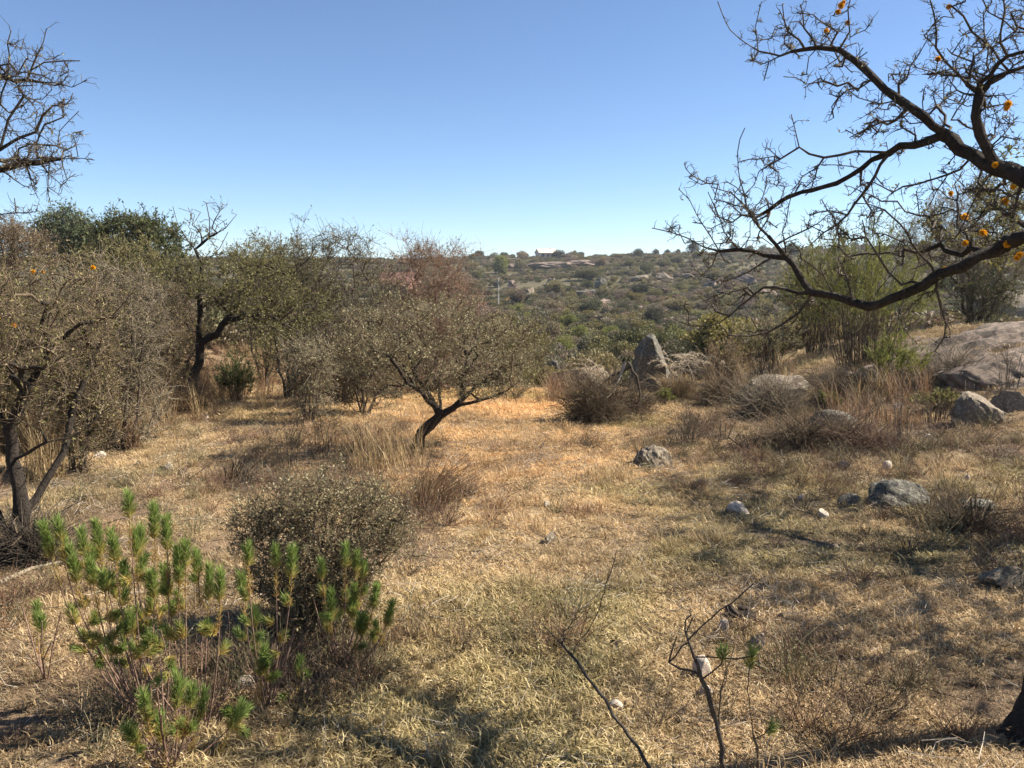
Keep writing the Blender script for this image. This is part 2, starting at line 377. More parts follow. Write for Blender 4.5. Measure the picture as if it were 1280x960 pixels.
def woody(name, label, cat, base, limbs, crowns, r_base, r_tip, twig, leaf=None, thorns=0, thr=.012, step=.12,
          bark='bark', twig_mat='twig_brown', flowers=None, group=None, wob=.25, up=.25, pathw=.25, jit=.35, zig=.2, keep=None, sag=0., flare=.6):
    """limbs: traced polylines; crowns: (centre, radii, n); twig: (n, length, radius); leaf: (mat, n, length, width)"""
    base = np.asarray(base, float); root = empty(name, base, label, cat, group)
    s = Skel(); 
    for L in limbs: s.limb(L, step)
    for c in crowns: s.fill(ellips(*c) if not isinstance(c, np.ndarray) else c, step, wob, pathw, sag, zig)
    s.radii(r_base * .66, r_tip, flare)
    big, sml = MB(), MB(); s.emit(big, sml, thr)
    A = np.array(s.p); par = np.array(s.par); ok = (s.r < max(thr * .7, r_tip * 2.2)) & (par >= 0)
    if keep is not None: ok &= keep(A)
    idx = np.nonzero(ok)[0]
    Pn = None
    if twig and len(idx):
        n, L, r = twig; k = RNG.choice(idx, n); D = norm(A[k] - A[par[k]])
        D = norm(D * .5 + norm(RNG.normal(size=(n, 3))) + np.array([0, 0, up])); t = RNG.random(n)[:, None]
        Pn = twigs_at(sml, A[par[k]] * t + A[k] * (1 - t), D, L * (.4 + 1.0 * RNG.random(n)), r, 3 if base[1] < 11 else 2, jit)
        if thorns:
            C, D = along(Pn, thorns); D = norm(norm(np.cross(D, RNG.normal(size=D.shape))) + norm(D) * .5)
            L = (.012 + .022 * RNG.random(thorns))[:, None]
            tubes(sml, np.stack([C, C + D * L], 1), np.stack([np.full(thorns, .0015), np.full(thorns, .0003)], 1), 3)
    big.obj('trunk', bark, root, True, base)
    sml.obj('twigs', twig_mat, root, True, base)
    if leaf:
        lf = [leaf] if not isinstance(leaf, list) else leaf
        for lm, n, ll, lw in lf:
            src = Pn if Pn is not None else np.stack([A[par[idx]], A[idx]], 1)
            C, D = along(src, n); D = norm(norm(D) * .5 + norm(RNG.normal(size=D.shape)) + np.array([0, 0, .25]))
            lb = MB(); q = .6 + .8 * RNG.random(n); leaves(lb, C, D, ll * q, lw * q); lb.obj('foliage', lm, root, False, base)
    if flowers is not None:
        fm = flower_mesh()
        for q in flowers:
            k = int(np.argmin(((A - q) ** 2).sum(1))); o = bpy.data.objects.new('flower', fm); col.objects.link(o); o.parent = root
            if Pn is not None:
                e = Pn.reshape(-1, 3); pt = e[int(np.argmin(((e - q) ** 2).sum(1)))]
            else: pt = A[k]
            o.location = [float(t) for t in (pt - base)]; sc = .8 + .5 * random.random(); o.scale = (sc, sc, sc)
            o.rotation_euler = (random.random() * 6, random.random() * 6, 0)
    return root, s
_fm = None
def flower_mesh():
    global _fm
    if _fm is None:
        mb = MB(); n = 140; D = norm(RNG.normal(size=(n, 3))); leaves(mb, D * .001, D, .0125, .005); _fm = mb.mesh('flower', 'flower', False)
    return _fm

# ================================================================== THE SETTING
def build_ground():
    ys = np.concatenate([-np.geomspace(300, 1.5, 40), np.linspace(-1.3, 2.0, 20), np.geomspace(2.05, 24, 230), np.geomspace(24.4, 420, 190), np.geomspace(430, 1480, 30)])
    t = np.linspace(-1, 1, 241); sx = np.sign(t) * (np.abs(t) * .85 + 3.2 * np.abs(t) ** 6)
    Y, S = np.meshgrid(ys, sx, indexing='ij'); X = S * (4.0 + np.abs(Y) * .95)
    Z = terr(X, Y); V = np.stack([X, Y, Z], -1).reshape(-1, 3); nr, nc = Y.shape
    i = np.arange(nr - 1)[:, None] * nc + np.arange(nc - 1)[None]
    Fq = np.stack([i, i + 1, i + nc + 1, i + nc], -1).reshape(-1, 4)
    mb = MB(); mb.add(V, Fq); o = mb.obj('ground', 'ground'); o['kind'] = 'structure'
    for nm, fn in (('green', f_green), ('litter', f_litter), ('path', f_path), ('far', lambda x, y: sm((y - 24) / 20))):
        a = o.data.attributes.new(nm, 'FLOAT', 'POINT'); a.data.foreach_set('value', fn(X, Y).ravel().astype(np.float32))
build_ground()

# ------------------------------------------------------------------ scattered cover (instances)
def variant(mb, name, material):
    o = bpy.data.objects.new(name, mb.mesh(name, material, False)); return o
def scatter(name, label, cat, pts, variants, scale, tone=None, val=None, warm=None, tilt=.15):
    n = len(pts); me = bpy.data.meshes.new(name); me.vertices.add(n); me.vertices.foreach_set('co', np.asarray(pts, np.float32).ravel())
    def put(nm, typ, v):
        a = me.attributes.new(nm, typ, 'POINT'); a.data.foreach_set('vector' if typ == 'FLOAT_VECTOR' else 'value', np.asarray(v).ravel())
    put('rot', 'FLOAT_VECTOR', np.stack([RNG.normal(size=n) * tilt, RNG.normal(size=n) * tilt, RNG.random(n) * 6.283], -1).astype(np.float32))
    put('scl', 'FLOAT', np.broadcast_to(np.asarray(scale, np.float32), (n,)).copy())
    put('tone', 'FLOAT', (np.zeros(n) if tone is None else tone).astype(np.float32))
    put('val', 'FLOAT', (np.ones(n) if val is None else val).astype(np.float32))
    put('warm', 'FLOAT', (np.zeros(n) if warm is None else warm).astype(np.float32))
    put('idx', 'INT', RNG.integers(0, len(variants), n).astype(np.int32))
    o = bpy.data.objects.new(name, me); col.objects.link(o); o['kind'] = 'stuff'; tag(o, label, cat)
    ng = bpy.data.node_groups.new(name, 'GeometryNodeTree')
    ng.interface.new_socket('Geometry', in_out='INPUT', socket_type='NodeSocketGeometry'); ng.interface.new_socket('Geometry', in_out='OUTPUT', socket_type='NodeSocketGeometry')
    N = ng.nodes.new; gi = N('NodeGroupInput'); go = N('NodeGroupOutput'); ip = N('GeometryNodeInstanceOnPoints'); jn = N('GeometryNodeJoinGeometry')
    for v in variants:
        oi = N('GeometryNodeObjectInfo'); oi.inputs['Object'].default_value = v; oi.inputs['As Instance'].default_value = True
        ng.links.new(oi.outputs['Geometry'], jn.inputs[0])
    def na(nm, typ):
        k = N('GeometryNodeInputNamedAttribute'); k.data_type = typ; k.inputs[0].default_value = nm; return k.outputs[0]
    ng.links.new(gi.outputs[0], ip.inputs['Points']); ng.links.new(jn.outputs[0], ip.inputs['Instance'])
    ip.inputs['Pick Instance'].default_value = True; ng.links.new(na('idx', 'INT'), ip.inputs['Instance Index'])
    er = N('FunctionNodeEulerToRotation'); ng.links.new(na('rot', 'FLOAT_VECTOR'), er.inputs[0]); ng.links.new(er.outputs[0], ip.inputs['Rotation'])
    ng.links.new(na('scl', 'FLOAT'), ip.inputs['Scale']); ng.links.new(ip.outputs[0], go.inputs[0])
    md = o.modifiers.new('scatter', 'NODES'); md.node_group = ng
    return o
def blades(mb, n, h, rad, w, lean, droop=.5, a=None):
    """curved grass blades fanning out of a small patch"""
    ang = RNG.random(n) * 6.283; rr = rad * np.sqrt(RNG.random(n)); C = np.stack([np.cos(ang) * rr, np.sin(ang) * rr, np.full(n, -.01)], -1)
    az = RNG.random(n) * 6.283; ln = lean * (.3 + RNG.random(n)); H = h * (.45 + .75 * RNG.random(n))
    D0 = norm(np.stack([np.cos(az) * ln, np.sin(az) * ln, np.ones(n)], -1))
    D1 = norm(D0 + np.stack([np.cos(az), np.sin(az), -np.ones(n) * .6], -1) * droop)
    s = np.stack([-np.sin(az), np.cos(az), np.zeros(n)], -1) * (w * (.6 + .7 * RNG.random(n)))[:, None] * .5
    p1 = C + D0 * (H * .55)[:, None]; p2 = p1 + D1 * (H * .5)[:, None]
    V = np.stack([C - s, C + s, p1 + s * .75, p1 - s * .75, p2], 1).reshape(-1, 3); i = np.arange(n)[:, None] * 5
    al = np.repeat(RNG.random(n) if a is None else a, 5)
    k = mb.n; mb.add(V, i + np.array([[0, 1, 2, 3]]), al)
    mb.f.append(i + np.array([[3, 2, 4]]) + k)

def in_view_pts(n, d0, d1, pw=0.0, margin=1.12):
    """random ground points in the wedge the camera sees, and a step to its sides"""
    d = d0 + (d1 - d0) * RNG.random(n); d = np.sqrt(d0 * d0 + (d1 * d1 - d0 * d0) * RNG.random(n)) if pw == 0 else d
    x = (RNG.random(n) * 2 - 1) * (.62 * d * margin + .5)
    return np.stack([x, d, terr(x, d)], -1)
def build_grass():
    va = []
    for k in range(5):
        mb = MB(); blades(mb, 24, .058, .06, .0042, 1.0, .9); blades(mb, 10, .03, .09, .005, 2.6, .5); va.append(variant(mb, 'short_grass', 'grass'))
    vb = []
    for k in range(4):
        mb = MB(); blades(mb, 60, .07, .12, .005, .9, .9); vb.append(variant(mb, 'coarse_grass', 'grass'))
    p = np.concatenate([in_view_pts(15000, 1.9, 5.5), in_view_pts(26000, 5.5, 12)])
    def fields(p):
        x, y = p[:, 0], p[:, 1]; g = f_green(x, y); lt = f_litter(x, y); w = np.clip(f_path(x, y) + RNG.normal(size=len(p)) * .08, 0, 1)
        val = np.clip(1.06 - .38 * lt + RNG.normal(size=len(p)) * .13 + (fbm(x * 1.6, y * 1.6, 77, 3) - .5) * .9 + .5 * f_path(x, y), .4, 1.6)
        return np.clip(g + RNG.normal(size=len(p)) * .14, 0, 1), val, w, lt
    g, v, w, lt = fields(p); keep = RNG.random(len(p)) > lt * .55; 
    scatter('grass', 'short dry straw-coloured grass with green patches covering the clearing', 'grass', p[keep], va, (.55 + .75 * RNG.random(keep.sum())) * (1 + .5 * g[keep]), g[keep], v[keep], w[keep])
    p = np.concatenate([in_view_pts(30000, 12, 24), in_view_pts(9000, 24, 45)])
    g, v, w, lt = fields(p); keep = RNG.random(len(p)) > lt * .5
    scatter('far_grass', 'coarser dry grass between the bushes at the back of the clearing', 'grass', p[keep], vb, (.7 + .9 * RNG.random(keep.sum())), g[keep], v[keep], w[keep])
    # dry bents and small tufts that stand above the sward
    vt = []
    for k in range(4):
        mb = MB(); blades(mb, 46, .17, .06, .0032, .55, .7); vt.append(variant(mb, 'tuft', 'grass'))
    c = in_view_pts(420, 2.2, 16); p = np.repeat(c, 4, 0) + RNG.normal(size=(len(c) * 4, 3)) * np.array([.11, .11, 0]); p[:, 2] = terr(p[:, 0], p[:, 1])
    g, v, w, lt = fields(p); scatter('grass_tufts', 'longer dry tufts standing above the short grass', 'grass', p, vt, .45 + .7 * RNG.random(len(p)), g * .7, v * .9, w)
    # wiry brown weeds, thickest on the right bank, round the bushes and near the camera
    vw = []
    for k in range(5):
        mb = MB(); n = 46; az = RNG.random(n) * 6.283; C = np.stack([np.cos(az), np.sin(az), np.zeros(n)], -1) * .05 * RNG.random((n, 1)); Pn = twigs_at(mb, C, np.stack([np.cos(az) * .7, np.sin(az) * .7, .5 + RNG.random(n)], -1), .10 + .16 * RNG.random(n), .0014, 3, .3)
        C, D = along(Pn, 60); leaves(mb, C, D + RNG.normal(size=D.shape) * .03, .018, .007); vw.append(variant(mb, 'weed', ('twig_brown', 'twig_dark', 'straw_red', 'twig_red', 'leaf_greygreen')[k]))
    q = [in_view_pts(260, 2.2, 18)]
    for px, py, r, n in ((900, 560, 1.3, 70), (1000, 580, 1.3, 80), (1100, 560, 1.2, 60), (1200, 570, 1.2, 70), (870, 530, 1.0, 40), (1180, 640, .9, 45), (1240, 680, .7, 40), (430, 620, .7, 50), (520, 640, .5, 40), (300, 610, .8, 40), (60, 740, .5, 30), (250, 870, .5, 50), (420, 840, .4, 40),
                           (350, 560, .9, 50), (200, 540, 1.0, 50), (450, 545, .8, 50), (760, 560, .8, 24), (700, 800, .25, 14), (960, 820, .35, 10), (1060, 880, .4, 10), (1180, 900, .4, 12), (920, 470, 2.5, 60), (1230, 430, 2.2, 60), (1190, 410, 1.6, 40), (1010, 540, 1.0, 50), (560, 620, .5, 20)):
        g = G(px, py); q.append(g + RNG.normal(size=(n, 3)) * np.array([r * .6, r * .6, 0]))
    q = np.concatenate(q); q[:, 2] = terr(q[:, 0], q[:, 1]); scatter('dry_weeds', 'wiry brown weeds and dead stalks standing in the grass', 'weeds', q, vw, .4 + .9 * RNG.random(len(q)) ** 1.5, tilt=.15)
    # fallen twigs and straw
    vs = []
    for k in range(4):
        mb = MB(); n = 14; C = RNG.normal(size=(n, 3)) * np.array([.10, .10, .004]) + np.array([0, 0, .022]); az = RNG.random(n) * 6.283
        twigs_at(mb, C, np.stack([np.cos(az), np.sin(az), RNG.normal(size=n) * .15], -1), .05 + .13 * RNG.random(n), .0016, 3, .25)
        vs.append(variant(mb, 'litter', ('twig_grey', 'twig_brown', 'dead_wood', 'twig_dark')[k]))
    p = in_view_pts(2600, 2.0, 13); scatter('fallen_twigs', 'small fallen twigs and stalks lying in the grass', 'twigs', p, vs, .6 + .8 * RNG.random(len(p)), tilt=.06)
build_grass()

def build_tall_grass():
    vt = []
    for k in range(4):
        mb = MB(); blades(mb, 60, .62, .10, .006, .28, .35); vt.append(variant(mb, 'tall_straw', 'straw' if k % 2 else 'straw_red'))
    pts = []
    for px, py, rx, ry, n in ((150, 520, 1.0, .9, 90), (100, 545, .7, .6, 50), (170, 505, .7, .8, 70), (310, 480, 1.3, 1.4, 110), (400, 475, 1.6, 1.4, 120),
                              (350, 462, 3.0, 1.6, 150), (60, 560, .9, .7, 50), (1085, 505, .8, .5, 10), (920, 492, 1.2, .8, 14), (700, 500, .6, .8, 12), (200, 480, 1.8, 1.2, 110), (230, 495, 1.0, .8, 50), (450, 490, 1.4, 1.0, 70), (0, 560, 1.0, .8, 50)):
        g = G(px, py); q = g + RNG.normal(size=(n, 3)) * np.array([rx * .6, ry * .6, 0]); q[:, 2] = terr(q[:, 0], q[:, 1]); pts.append(q)
    p = np.concatenate(pts); scatter('tall_dry_grass', 'tall dry russet grass standing between the bushes', 'grass', p, vt, .45 + .75 * RNG.random(len(p)), tilt=.1)
build_tall_grass()

# ================================================================== THE FAR HILLSIDE
def bush_mesh(name, mat, n, leafsz, shape=(1, 1, .8), lobes=7, stems=True):
    """a rounded bush 2 units wide: leaf clumps gathered in uneven lobes"""
    mb = MB(); C = []; 
    lc = norm(RNG.normal(size=(lobes, 3))) * np.array([.6, .6, .42]) * (.5 + .6 * RNG.random((lobes, 1))) + np.array([0, 0, .72]); lr = .28 + .24 * RNG.random(lobes)
    k = RNG.integers(0, lobes, n); u = norm(RNG.normal(size=(n, 3))); C = lc[k] + u * (lr[k] * (.45 + .6 * RNG.random(n)))[:, None]
    C[:, 2] = np.maximum(C[:, 2], .06 * RNG.random(n)); C = C * np.array(shape)
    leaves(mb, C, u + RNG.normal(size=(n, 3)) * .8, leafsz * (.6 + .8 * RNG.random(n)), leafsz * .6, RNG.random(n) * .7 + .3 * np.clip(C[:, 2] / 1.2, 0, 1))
    if stems:
        m = 9; az = RNG.random(m) * 6.283; e = np.stack([np.cos(az) * .5, np.sin(az) * .5, .7 + .3 * RNG.random(m)], -1) * np.array(shape)
        tubes(mb, np.stack([np.zeros((m, 3)) + RNG.normal(size=(m, 3)) * np.array([.05, .05, 0]) - np.array([0, 0, .1]), e * .5 + RNG.normal(size=(m, 3)) * .06, e], 1), np.tile([.03, .02, .008], (m, 1)), 4, np.zeros(m))
    return mb.mesh(name, mat, False)
HB = {'olive': [bush_mesh('olive_bush', 'hill_leaf', 5200, .085) for _ in range(4)], 'dark': [bush_mesh('dark_bush', 'hill_dark', 5200, .085, (1, 1, .95)) for _ in range(3)],
      'brown': [bush_mesh('brown_bush', 'hill_brown', 4600, .08, (1, 1, .75)) for _ in range(3)], 'fresh': [bush_mesh('fresh_bush', 'leaf_bright', 5200, .08, (1, 1, .8)) for _ in range(2)], 'yellow': [bush_mesh('yellow_bush', 'hill_yellow', 1200, .16)], 'bright': [bush_mesh('bright_bush', 'leaf_bright', 1800, .16, (1, 1, 1.0))]}
HL = {'olive': ('hillside_bush', 'olive green bush in the scrub of the far valley and hillside', 'bush', 'olive bushes on the far hillside'),
      'dark': ('evergreen_bush', 'dark green rounded bush or small tree on the far hillside', 'bush', 'dark evergreen bushes on the far hillside'),
      'fresh': ('hillside_bush', '', 'bush', None),
      'brown': ('dry_bush', 'brownish half-dry bush in the scrub of the far valley and hillside', 'bush', 'brown bushes on the far hillside')}
ZONES = ((45, 'just beyond the clearing'), (80, 'in the valley bottom'), (150, 'on the lower slope across the valley'), (260, 'on the middle of the far slope'), (328, 'on the upper far slope'), (9e9, 'along the far skyline'))
def put_bush(kind, x, y, w, h, label=None, cat='bush', name=None):
    me = random.choice(HB[kind]); nm, lb, ct, gp = HL.get(kind, (name, label, cat, None))
    o = bpy.data.objects.new(name or nm, me); col.objects.link(o); o.location = (x, y, gz(x, y) - .03 * h); o.scale = (w / 2, w / 2 * random.uniform(.85, 1.15), h / 1.35); o.rotation_euler = (0, 0, random.random() * 6.28)
    if label: tag(o, label, cat)
    else:
        zone = next(t for z, t in ZONES if y < z); size = 'large' if w > 4.2 else ('small' if w < 2.6 else 'medium-sized')
        tint = {'fresh': 'yellow-green bush', 'olive': 'olive green bush', 'dark': 'dark green bush', 'brown': 'brownish half-dry bush'}[kind]; shape = 'squat' if h / w < .62 else ('tall' if h / w > .76 else 'rounded')
        tag(o, f'{size} {shape} {tint} {zone}', ct, f'{tint}es {zone}')
    return o
def build_hill():
    n = 0
    spots = []
    for (d0, d1, cnt, smin, smax) in ((24, 45, 40, 1.5, 2.8), (45, 80, 62, 1.9, 3.6), (80, 150, 62, 2.2, 4.6), (150, 260, 46, 2.6, 5.5), (260, 345, 30, 3, 6)):
        k = 0
        while k < cnt:
            d = math.sqrt(random.uniform(d0 * d0, d1 * d1)); px = random.uniform(585, 1300) if d > 40 else random.uniform(600, 1060)
            x = (px - 640) / F_PX * d
            if any((x - a) ** 2 + (d - b) ** 2 < (.55 * w) ** 2 for a, b, w in spots[-160:]): continue
            w = random.uniform(smin, smax); spots.append((x, d, w)); v = float(fbm(x / 22, d / 22, 51, 3)); r = random.random()
            kind = 'dark' if (r < .10 + .4 * (v > .6)) else ('brown' if r > .66 else 'olive')
            put_bush(kind, x, d, w, w * random.uniform(.55, .85)); k += 1
    for px in list(range(590, 1290, 17)):          # the trees and bushes along the skyline
        d = random.uniform(330, 356); x = (px + random.uniform(-7, 7) - 640) / F_PX * d; w = random.uniform(2.2, 5.5)
        put_bush('dark' if random.random() < .75 else 'olive', x, d, w, w * random.uniform(.55, .95), )
    for px, py, kind, wpx, hpx, lb in ((625, 342, 'bright', 24, 24, 'bright green leafy tree on the far slope'), (640, 380, 'yellow', 22, 12, 'yellow-orange bush on the far slope'),
                                       (690, 425, 'fresh', 40, 30, None), (725, 432, 'fresh', 44, 32, None), (765, 428, 'fresh', 40, 26, None), (660, 412, 'fresh', 36, 26, None), (712, 408, 'fresh', 30, 20, None), (850, 430, 'fresh', 40, 24, None), (935, 425, 'fresh', 44, 26, None), (700, 445, 'fresh', 48, 30, None), (648, 395, 'fresh', 30, 18, None), (818, 412, 'dark', 30, 30, None), (800, 372, 'dark', 30, 18, None), (735, 350, 'dark', 46, 16, None), (695, 395, 'brown', 22, 12, None)):
        g = G(px, py); m = mpp(g[1]); put_bush(kind, g[0], g[1], wpx * m, hpx * m, lb, 'tree' if kind == 'bright' else 'bush', 'green_tree' if kind == 'bright' else ('yellow_bush' if kind == 'yellow' else None))
    # uncountable low scrub on the slope
    vs = [bpy.data.objects.new('scrub', bush_mesh('scrub', m, 900, .14, (1, 1, .7), 5, False)) for m in ('hill_leaf', 'hill_brown', 'hill_leaf', 'hill_dark')]
    q = []
    for d0, d1, cnt in ((26, 60, 1500), (60, 150, 5200), (150, 365, 12000)):
        d = np.sqrt(d0 * d0 + (d1 * d1 - d0 * d0) * RNG.random(cnt)); x = (RNG.random(cnt) * 1.7 - .75) * .66 * d; z = terr(x, d)
        k = fbm(x / 14, d / 14, 61, 3) > .33; q.append(np.stack([x, d, z - .05], -1)[k])
    q = np.concatenate(q); scatter('scrub', 'low olive and brown scrub covering the far hillside', 'scrub', q, vs, .45 + .95 * RNG.random(len(q)) ** 1.5, tilt=.08)
build_hill()

# ------------------------------------------------------------------ rocks
import bmesh
def rock_mesh(name, mat, size, seed, cuts=9, sub=3, rough=.10, flat=None):
    bm = bmesh.new(); bmesh.ops.create_icosphere(bm, subdivisions=sub, radius=1.0); bm.verts.ensure_lookup_table()
    v = np.array([q.co[:] for q in bm.verts]); rg = np.random.default_rng(seed)
    for _ in range(cuts):
        n = rg.normal(size=3); n /= np.linalg.norm(n); d = rg.uniform(.48, .88); ex = np.maximum(0, v @ n - d); v = v - ex[:, None] * n
    off = rg.random(3) * 50
    def n3(f): return fbm(v[:, 0] * f + v[:, 2] * f * .7 + off[0], v[:, 1] * f - v[:, 2] * f * .6 + off[1], seed, 3) - .5
    v = v * (1 + rough * 2.4 * n3(1.7) + rough * 1.3 * n3(5.5) + rough * .6 * n3(14))[:, None]
    v = v * np.asarray(size)
    for q, c in zip(bm.verts, v): q.co = c
    me = bpy.data.meshes.new(name); bm.to_mesh(me); bm.free(); me.materials.append(M[mat])
    for p in me.polygons: p.use_smooth = True
    me.set_sharp_from_angle(angle=R(32)); return me
def rock(px, py, wpx, hpx, mat, label, name='rock', depth=1.0, seed=1, rotz=0, sink=.35, cat='rock', group=None, tilt=(0, 0), sub=3, cuts=9, at=None, rough=.10):
    """px,py: where its foot meets the ground; wpx,hpx: how wide and tall it shows"""
    g = G(px, py) if at is None else np.array(at); m = mpp(g[1]); w = wpx * m / 2 * 1.12; h = hpx * m / (2 - 2 * sink) * 1.2
    o = bpy.data.objects.new(name, rock_mesh(name, mat, (w, w * depth, h), seed, cuts, sub, rough)); col.objects.link(o)
    yy = g[1] + w * depth * .6; o.location = (g[0], yy, gz(g[0], yy) + h * (1 - 2 * sink)); o.rotation_euler = (tilt[0], tilt[1], rotz)
    return tag(o, label, cat, group)
rock(820, 583, 44, 20, 'rock_grey', 'rounded grey lichened boulder half sunk in the grass past the path', seed=3, depth=.9, sub=5, cuts=3, sink=.46, rough=.16)
rock(1232, 531, 62, 38, 'rock_grey', 'pale-topped boulder with a dark face beside the bare reddish soil', seed=14, depth=.75, rotz=.3, sub=5, sink=.3, cuts=6, rough=.14)
rock(1268, 515, 40, 22, 'rock_grey', 'smaller boulder tucked against the pale-topped boulder', seed=15, depth=.9, sub=4)
rock(1128, 634, 100, 24, 'rock_dark', 'long low dark rock with pale lichen, in the grass of the right bank', seed=33, depth=.55, rotz=.2, sub=5, sink=.4, tilt=(0, -.08), cuts=5, rough=.2)
rock(1066, 632, 30, 12, 'rock_dark', 'small dark stone at the low end of the long dark rock', seed=22, depth=.7)
rock(1262, 736, 56, 22, 'rock_grey', 'grey rock lying in the shade by the leaning trunk', seed=23, depth=.8, sub=4)
rock(1228, 640, 44, 18, 'rock_dark', 'dark rock half hidden in shaded grass on the right bank', seed=24, depth=.8)
for k, (px, py, w, h, mt, lb) in enumerate((
    (925, 646, 28, 15, 'rock_pale', 'pale angular stone with a dark notch in the greenish grass'), (1030, 649, 16, 11, 'rock_pale', 'small pale stone left of the long dark rock'),
    (1057, 587, 16, 10, 'rock_pale', 'pale stone with dark base in front of the brushwood mound'), (1111, 588, 14, 10, 'rock_pale', 'whitish pebble below the thin bare-stemmed shrub'),
    (1001, 626, 10, 7, 'rock_pale', 'tiny pale stone in green grass past the angular stone'), (1043, 690, 14, 9, 'rock_grey', 'small grey stone at the edge of the tree shade'),
    (1211, 601, 9, 6, 'rock_pale', 'pale pebble behind the long dark rock'), (683, 634, 11, 6, 'rock_pale', 'small tan stone on the dry path'),
    (688, 679, 19, 11, 'rock_grey', 'flat brownish stone on the near part of the dry path'), (880, 850, 26, 26, 'rock_pale', 'pale upright stone behind the dark sapling stem'),
    (884, 872, 18, 14, 'rock_pale', 'pale stone at the foot of the upright pale stone'), (906, 790, 17, 13, 'rock_pale', 'cream stone beside the dark dung heap'),
    (951, 812, 26, 19, 'rock_pale', 'broken whitish stone right of the dung heap'), (769, 889, 22, 12, 'rock_pale', 'flat squarish grey-white stone in the near grass'),
    (209, 588, 12, 9, 'rock_pale', 'white stone on the bare patch by the dark clods'), (256, 526, 9, 8, 'rock_pale', 'small white stone at the foot of the dark forked tree'),
    (121, 573, 18, 7, 'rock_pale', 'flat pale stone near the multi-stemmed tree'), (303, 866, 26, 18, 'rock_pale', 'pinkish stone in the shade of the green needle plants'),
    (905, 498, 16, 9, 'rock_grey', 'grey stone by the pampas grass'), (1125, 512, 14, 8, 'rock_pale', 'small pale rock among the bare stems'), (1160, 548, 10, 5, 'rock_pale', 'pale pebble on the reddish soil'))):
    rock(px, py, w, h, mt, lb, 'stone', depth=.85, seed=40 + k, rotz=k * 1.3, sink=.3, cat='stone', rough=.14)
rock(768, 816, 16, 15, 'dung', 'dark brown clod lying alone on the straw', 'clod', seed=70, cat='clod', rough=.2)
for k, (px, py, w, h) in enumerate(((918, 776, 26, 16), (938, 780, 24, 14), (930, 770, 18, 12), (977, 776, 10, 8))):
    rock(px, py, w, h, 'dung', 'dark crumbly dung lump beside the cream stone', 'dung_lump', seed=72 + k, rotz=k, cat='dung', rough=.25, group='dung lumps beside the cream stone')
for k, (px, py, w, h) in enumerate(((171, 584, 14, 6), (203, 590, 10, 9), (228, 594, 12, 7))):
    rock(px, py, w, h, 'dung', 'dark clod on the bare patch beyond the green needle plant', 'clod', seed=80 + k, rotz=k, cat='clod', rough=.22, group='dark clods on the bare patch')
# outcrops
rock(722, 492, 90, 34, 'rock_grey', 'low weathered boulder with a dark broken face behind the brushwood pile', 'boulder', seed=101, depth=.5, cat='boulder', sub=4, rough=.12)
rock(693, 486, 28, 30, 'rock_dark', 'dark blocky rock at the end of the weathered boulder', 'boulder', seed=102, depth=.7, cat='boulder', sub=4, cuts=14)
rock(985, 502, 90, 36, 'rock_grey', 'wide low boulder under dry brush left of the bright green shrub', 'boulder', seed=104, depth=.5, cat='boulder', sub=4)
rock(1035, 548, 86, 30, 'rock_dark', 'dark low boulder buried in brown brushwood', 'boulder', seed=105, depth=.5, cat='boulder', sub=4)
def pointed_rock():
    g = G(808, 492); m = mpp(g[1]); h = 80 * m; w = 42 * m; z0 = g[2] - .15
    prof = [(-.62, 0), (-.50, .35), (-.30, .72), (.0, .98), (.16, 1.0), (.36, .80), (.62, .42), (.75, 0)]
    pts = []; mb = MB(); n = len(prof)
    for j, (dy, sc) in enumerate(((-.42, .82), (-.2, .97), (.1, 1.0), (.45, .8))):
        for x, z in prof: pts.append((x * w * sc + .06 * j * w, dy * w * 2.0, z * h * (.9 + .1 * sc) ))
    V = np.array(pts) + RNG.normal(size=(len(pts), 3)) * .025; Fq = []
    for j in range(3):
        for i in range(n - 1): Fq.append((j * n + i, j * n + i + 1, (j + 1) * n + i + 1, (j + 1) * n + i))
    mb.add(V, np.array(Fq)); 
    mb.f.append(np.array([[i, i + 1, n - 1 - i - 1, n - 1 - i][::-1] for i in range(n // 2 - 1)])); mb.f.append(np.array([[3 * n + i, 3 * n + i + 1, 3 * n + n - 2 - i, 3 * n + n - 1 - i] for i in range(n // 2 - 1)]))
    o = mb.obj('standing_rock', 'rock_dark', None, False); o.location = (g[0], g[1] + .4, z0)
    s = o.modifiers.new('sub', 'SUBSURF'); s.subdivision_type = 'SIMPLE'; s.levels = s.render_levels = 3
    tx = bpy.data.textures.new('rock_relief', 'CLOUDS'); tx.noise_scale = .3; d = o.modifiers.new('relief', 'DISPLACE'); d.texture = tx; d.strength = .24; d.texture_coords = 'LOCAL'
    tag(o, 'tall pointed rock with a dark side standing behind the pampas grass', 'rock')
pointed_rock()
